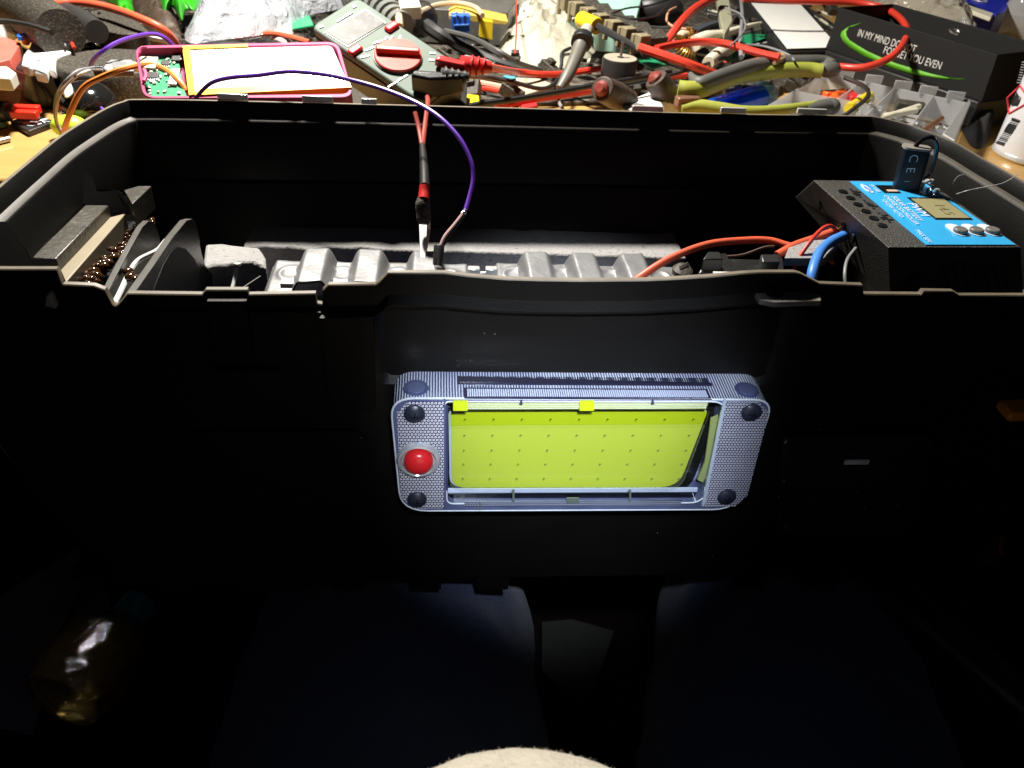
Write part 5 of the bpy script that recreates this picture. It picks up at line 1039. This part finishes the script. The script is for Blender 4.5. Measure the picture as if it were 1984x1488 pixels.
for i in range(9): g.tube([onC(1980-i*1.2, 120+i*5+0, .0002), onC(1986-i, 121+i*5, .0002)], .00035, 4)
g.build('small_print', M('grey_print', (.3, .3, .32), .5), t)
tag(crumple([(1862, 250), (1880, 205), (1905, 170), (1925, 185), (1922, 250), (1905, 285), (1880, 280)], DZ+.001, .022, seed=41, fold=.6).build('black_pouch', M('matt_black_fabric', (.012, .011, .011), .8, bump=.5)), 'matt black fabric pouch between the organiser and the aerosol can', 'pouch')
# ---------------- small loose bits filling the heap
kinds = [('resistor', 'tiny beige resistor with wire legs lost in the desk clutter', 'resistor'), ('wire_offcut', 'short dark wire offcut lost in the desk clutter', 'wire offcut'), ('black_part', 'small dusty black plastic part lost in the desk clutter', 'plastic part'), ('metal_tag', 'small dull metal piece lost in the desk clutter', 'metal piece'), ('red_offcut', 'short red wire offcut lost in the desk clutter', 'wire offcut')]
random.seed(5)
def lowjunk(k, px, py, z):
    nm, lb, ct_ = kinds[k]; p = U(px, py, z); Rr = Rz(random.uniform(0, 180))@Re(random.uniform(-15, 15), random.uniform(-25, 25), 0); g = G(); s_ = random.uniform(.8, 1.5)
    if k == 0: g.mat(0).tube([p+Rr@Vc((-.004*s_, 0, 0)), p+Rr@Vc((0, 0, 0)), p+Rr@Vc((.004*s_, 0, 0))], .0014, 8); g.mat(1).tube([p+Rr@Vc((-.014, .001, 0)), p+Rr@Vc((.014, 0, 0))], .0004, 5); m = [cream, metal]
    elif k in (1, 4): g.tube(sm([p+Rr@Vc((-.02*s_, random.uniform(-.006, .006), 0)), p, p+Rr@Vc((.014*s_, random.uniform(-.008, .008), .003)), p+Rr@Vc((.024*s_, .004, 0))], 4), .0012*s_, 6); m = [[blackw, greyw, blackrub][random.randrange(3)] if k == 1 else redw]
    elif k == 2: g.box(p, (.016*s_, .010*s_, .009), Rr); g.box(p+Rr@Vc((.003, 0, .006)), (.006, .007, .004), Rr); m = [dusty]
    else: g.box(p, (.012*s_, .005, .0015), Rr); g.cyl(p+Rr@Vc((.004, 0, 0)), p+Rr@Vc((.004, 0, .004)), .0018, n=10); m = [dullmetal]
    tag(g.build(nm, m, bevel=.0006 if k in (2, 3) else 0), lb, ct_, lb[:lb.index(' lost')]+'s scattered on the desk')
for i in range(210):
    px = random.uniform(150, 1620); py = random.uniform(-5, 185)
    if px < 300 and py > 130: continue
    lowjunk(random.choices(range(5), (2, 4, 6, 2, 1))[0], px, py, random.uniform(-.051, -.036))
# dark flat things the heap lies on
slab([(630, 150), (720, 140), (800, 175), (790, 212), (650, 215)], -.042, .010, 'black_sleeve', dusty, 'dusty black sleeve lying under the lower end of the multimeter', 'sleeve')
for px, lb in (([(140, -30), (720, -30), (700, 60), (600, 150), (300, 120), (130, 90)], 'big dark rubber mat under the left half of the clutter'), ([(640, 0), (1500, -30), (1640, 60), (1560, 170), (1200, 196), (840, 200), (700, 150)], 'big dark rubber mat under the middle of the clutter'), ):
    slab(px, DZ+.0035, .003, 'rubber_mat', M('dusty_dark_mat', (.035, .028, .02), .7, dust=.5, thr=.5, bump=.4), lb, 'mat', r=.01)
# ================================================================ below the toolbox: the person holding it on the lap
def blob(chains, name, m, parent, sub=2):
    me = bpy.data.meshes.new(name); vs = []; es = []; rs = []
    for ch in chains:
        for i, (p, r) in enumerate(ch):
            vs.append(Vc(p)); rs.append(r)
            if i: es.append((len(vs)-2, len(vs)-1))
    me.from_pydata(vs, es, []); me.materials.append(m)
    o = bpy.data.objects.new(name, me); C.objects.link(o)
    sk = o.modifiers.new('skin', 'SKIN'); 
    for v, r in zip(me.skin_vertices[0].data, rs): v.radius = (r, r)
    k_ = 0
    for ch in chains: me.skin_vertices[0].data[k_].use_root = True; k_ += len(ch)
    u = o.modifiers.new('u', 'SUBSURF'); sub = 4; u.levels = sub; u.render_levels = sub; sk.use_smooth_shade = True
    tx = bpy.data.textures.new('folds', 'CLOUDS'); tx.noise_scale = .045; tx.noise_depth = 3
    dp = o.modifiers.new('d', 'DISPLACE'); dp.texture = tx; dp.strength = .016; dp.texture_coords = 'LOCAL'
    if parent: o.parent = parent; o.location = -WL[parent.name]
    return o
pr = T('person', 'seated person in blue jeans and a cream fleece with the toolbox on the lap', 'person', (.02, -.30, -.64))
lk, rk = (-.048, .06, -.262), (.192, .06, -.262)
lh, rh = (-.045, -.30, -.235), (.085, -.30, -.235)
blob([[(lh, .092), ((-.048, -.12, -.250), .090), (lk, .086), ((-.05, .13, -.30), .070), ((-.05, .14, -.5), .05)], [(rh, .092), ((.135, -.12, -.252), .086), (rk, .082), ((.21, .13, -.30), .066), ((.215, .14, -.5), .05)]], 'jeans', jean, pr)
g = G()
pc = CAM+ray(1012, 1500).normalized()*.20; iu = R3@Vc((0, 1, 0)); rb = .058
cen = pc-iu*rb
def bl_(u, v):
    a = u*2*math.pi; p = v*math.pi; q = Vc((math.sin(p)*math.cos(a), math.sin(p)*math.sin(a), math.cos(p)))
    r = rb*(1+.010*noise.noise(q*6)+.004*noise.noise(q*40)+.003*noise.noise(q*110)); return cen+Vc((q.x*r*1.0, q.y*r, q.z*r))
g.grid(bl_, 220, 110); g.build('fleece_sweater', wool, pr, sharp=180)
g = G(); nn = 0
while nn < 5000:
    a = random.uniform(0, 6.283); p = random.uniform(0, 1.6); q = Vc((math.sin(p)*math.cos(a), math.sin(p)*math.sin(a), math.cos(p)))
    b = cen+Vc((q.x*rb*1.0, q.y*rb, q.z*rb)); t1 = b+(q+Vc((random.uniform(-1, 1), random.uniform(-1, 1), random.uniform(-1, 1)))*.8)*.0006; g.add([b+Vc((.00006, 0, 0)), b-Vc((.00006, 0, 0)), t1], [(0, 1, 2)]); nn += 1
o = g.build('fleece_fuzz', wool, pr); o['kind'] = 'stuff'
# floor things between and beside the legs
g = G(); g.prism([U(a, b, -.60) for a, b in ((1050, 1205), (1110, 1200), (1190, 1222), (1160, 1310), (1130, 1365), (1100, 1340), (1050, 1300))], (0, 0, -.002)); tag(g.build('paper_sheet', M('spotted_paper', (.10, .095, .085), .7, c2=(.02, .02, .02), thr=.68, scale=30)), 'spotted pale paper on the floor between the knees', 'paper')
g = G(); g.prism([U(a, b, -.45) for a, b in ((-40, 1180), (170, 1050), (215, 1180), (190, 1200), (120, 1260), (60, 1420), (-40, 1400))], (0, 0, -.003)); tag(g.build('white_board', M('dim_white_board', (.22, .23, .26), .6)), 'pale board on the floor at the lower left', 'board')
g = G(); g.cyl(U(60, 1340, -.445), U(190, 1090, -.445), .003); tag(g.build('cable', blackw), 'dark cable lying across the pale board at the lower left', 'cable')
t = T('amber_bottle', 'glossy amber plastic bottle lying at the lower left beside the knee', 'bottle', U(190, 1300, -.36))
a, b = U(110, 1370, -.36), U(245, 1200, -.36); d = (b-a).normalized(); Ln = (b-a).length
g = G(); g.lathe(a, d, [(0, .012), (.004, .026), (.02, .030), (Ln*.7, .030), (Ln*.85, .02), (Ln, .012)], 30); g.build('bottle_body', CL('amber_clear_plastic', tint=(.75, .62, .35), milk=.02, mc=(.2, .14, .05), rough=.04, bump=.5, bs=60), t)
g = G(); g.lathe(b, d, [(0, .013), (.016, .013), (.017, .011)], 20); g.build('bottle_cap', M('cyan_gloss', (.06, .35, .45), .15, coat=1), t)
g = G(); p = V(1962, 792, -.012); g.box(p+Vc((.012, 0, 0)), (.032, .010, .0045), Re(0, -4, 0)); tag(g.build('orange_slat', M('orange_varnished_wood', (.75, .25, .02), .4), bevel=.0015), 'orange varnished slat end low at the right edge', 'slat')
g = G(); g.tube([V(1941, 1040, .12), V(1938, 1080, .12)], .0012, 6); tag(g.build('red_stick', redw), 'dim red wire end hanging at the right edge', 'wire')
g = G(); g.box((V(1860, 1140, .0)+V(1984, 1380, -.08))/2+Vc((.02, 0, -.04)), (.02, .20, .03), Rz(28)); tag(g.build('chair_arm', M('dark_grey_arm', (.008, .009, .010), .4), bevel=.004), 'dark grey chair arm at the lower right', 'chair arm')
# make every piece of lettering a real mesh
bpy.context.view_layer.update()
for o in [o for o in bpy.data.objects if o.type == 'FONT']:
    me = bpy.data.meshes.new_from_object(o); n2 = o.name; cu = o.data
    nw = bpy.data.objects.new('lettering', me); C.objects.link(nw); nw.parent = o.parent; nw.matrix_local = o.matrix_local.copy(); nw.name = n2.split('.')[0]
    bpy.data.objects.remove(o)
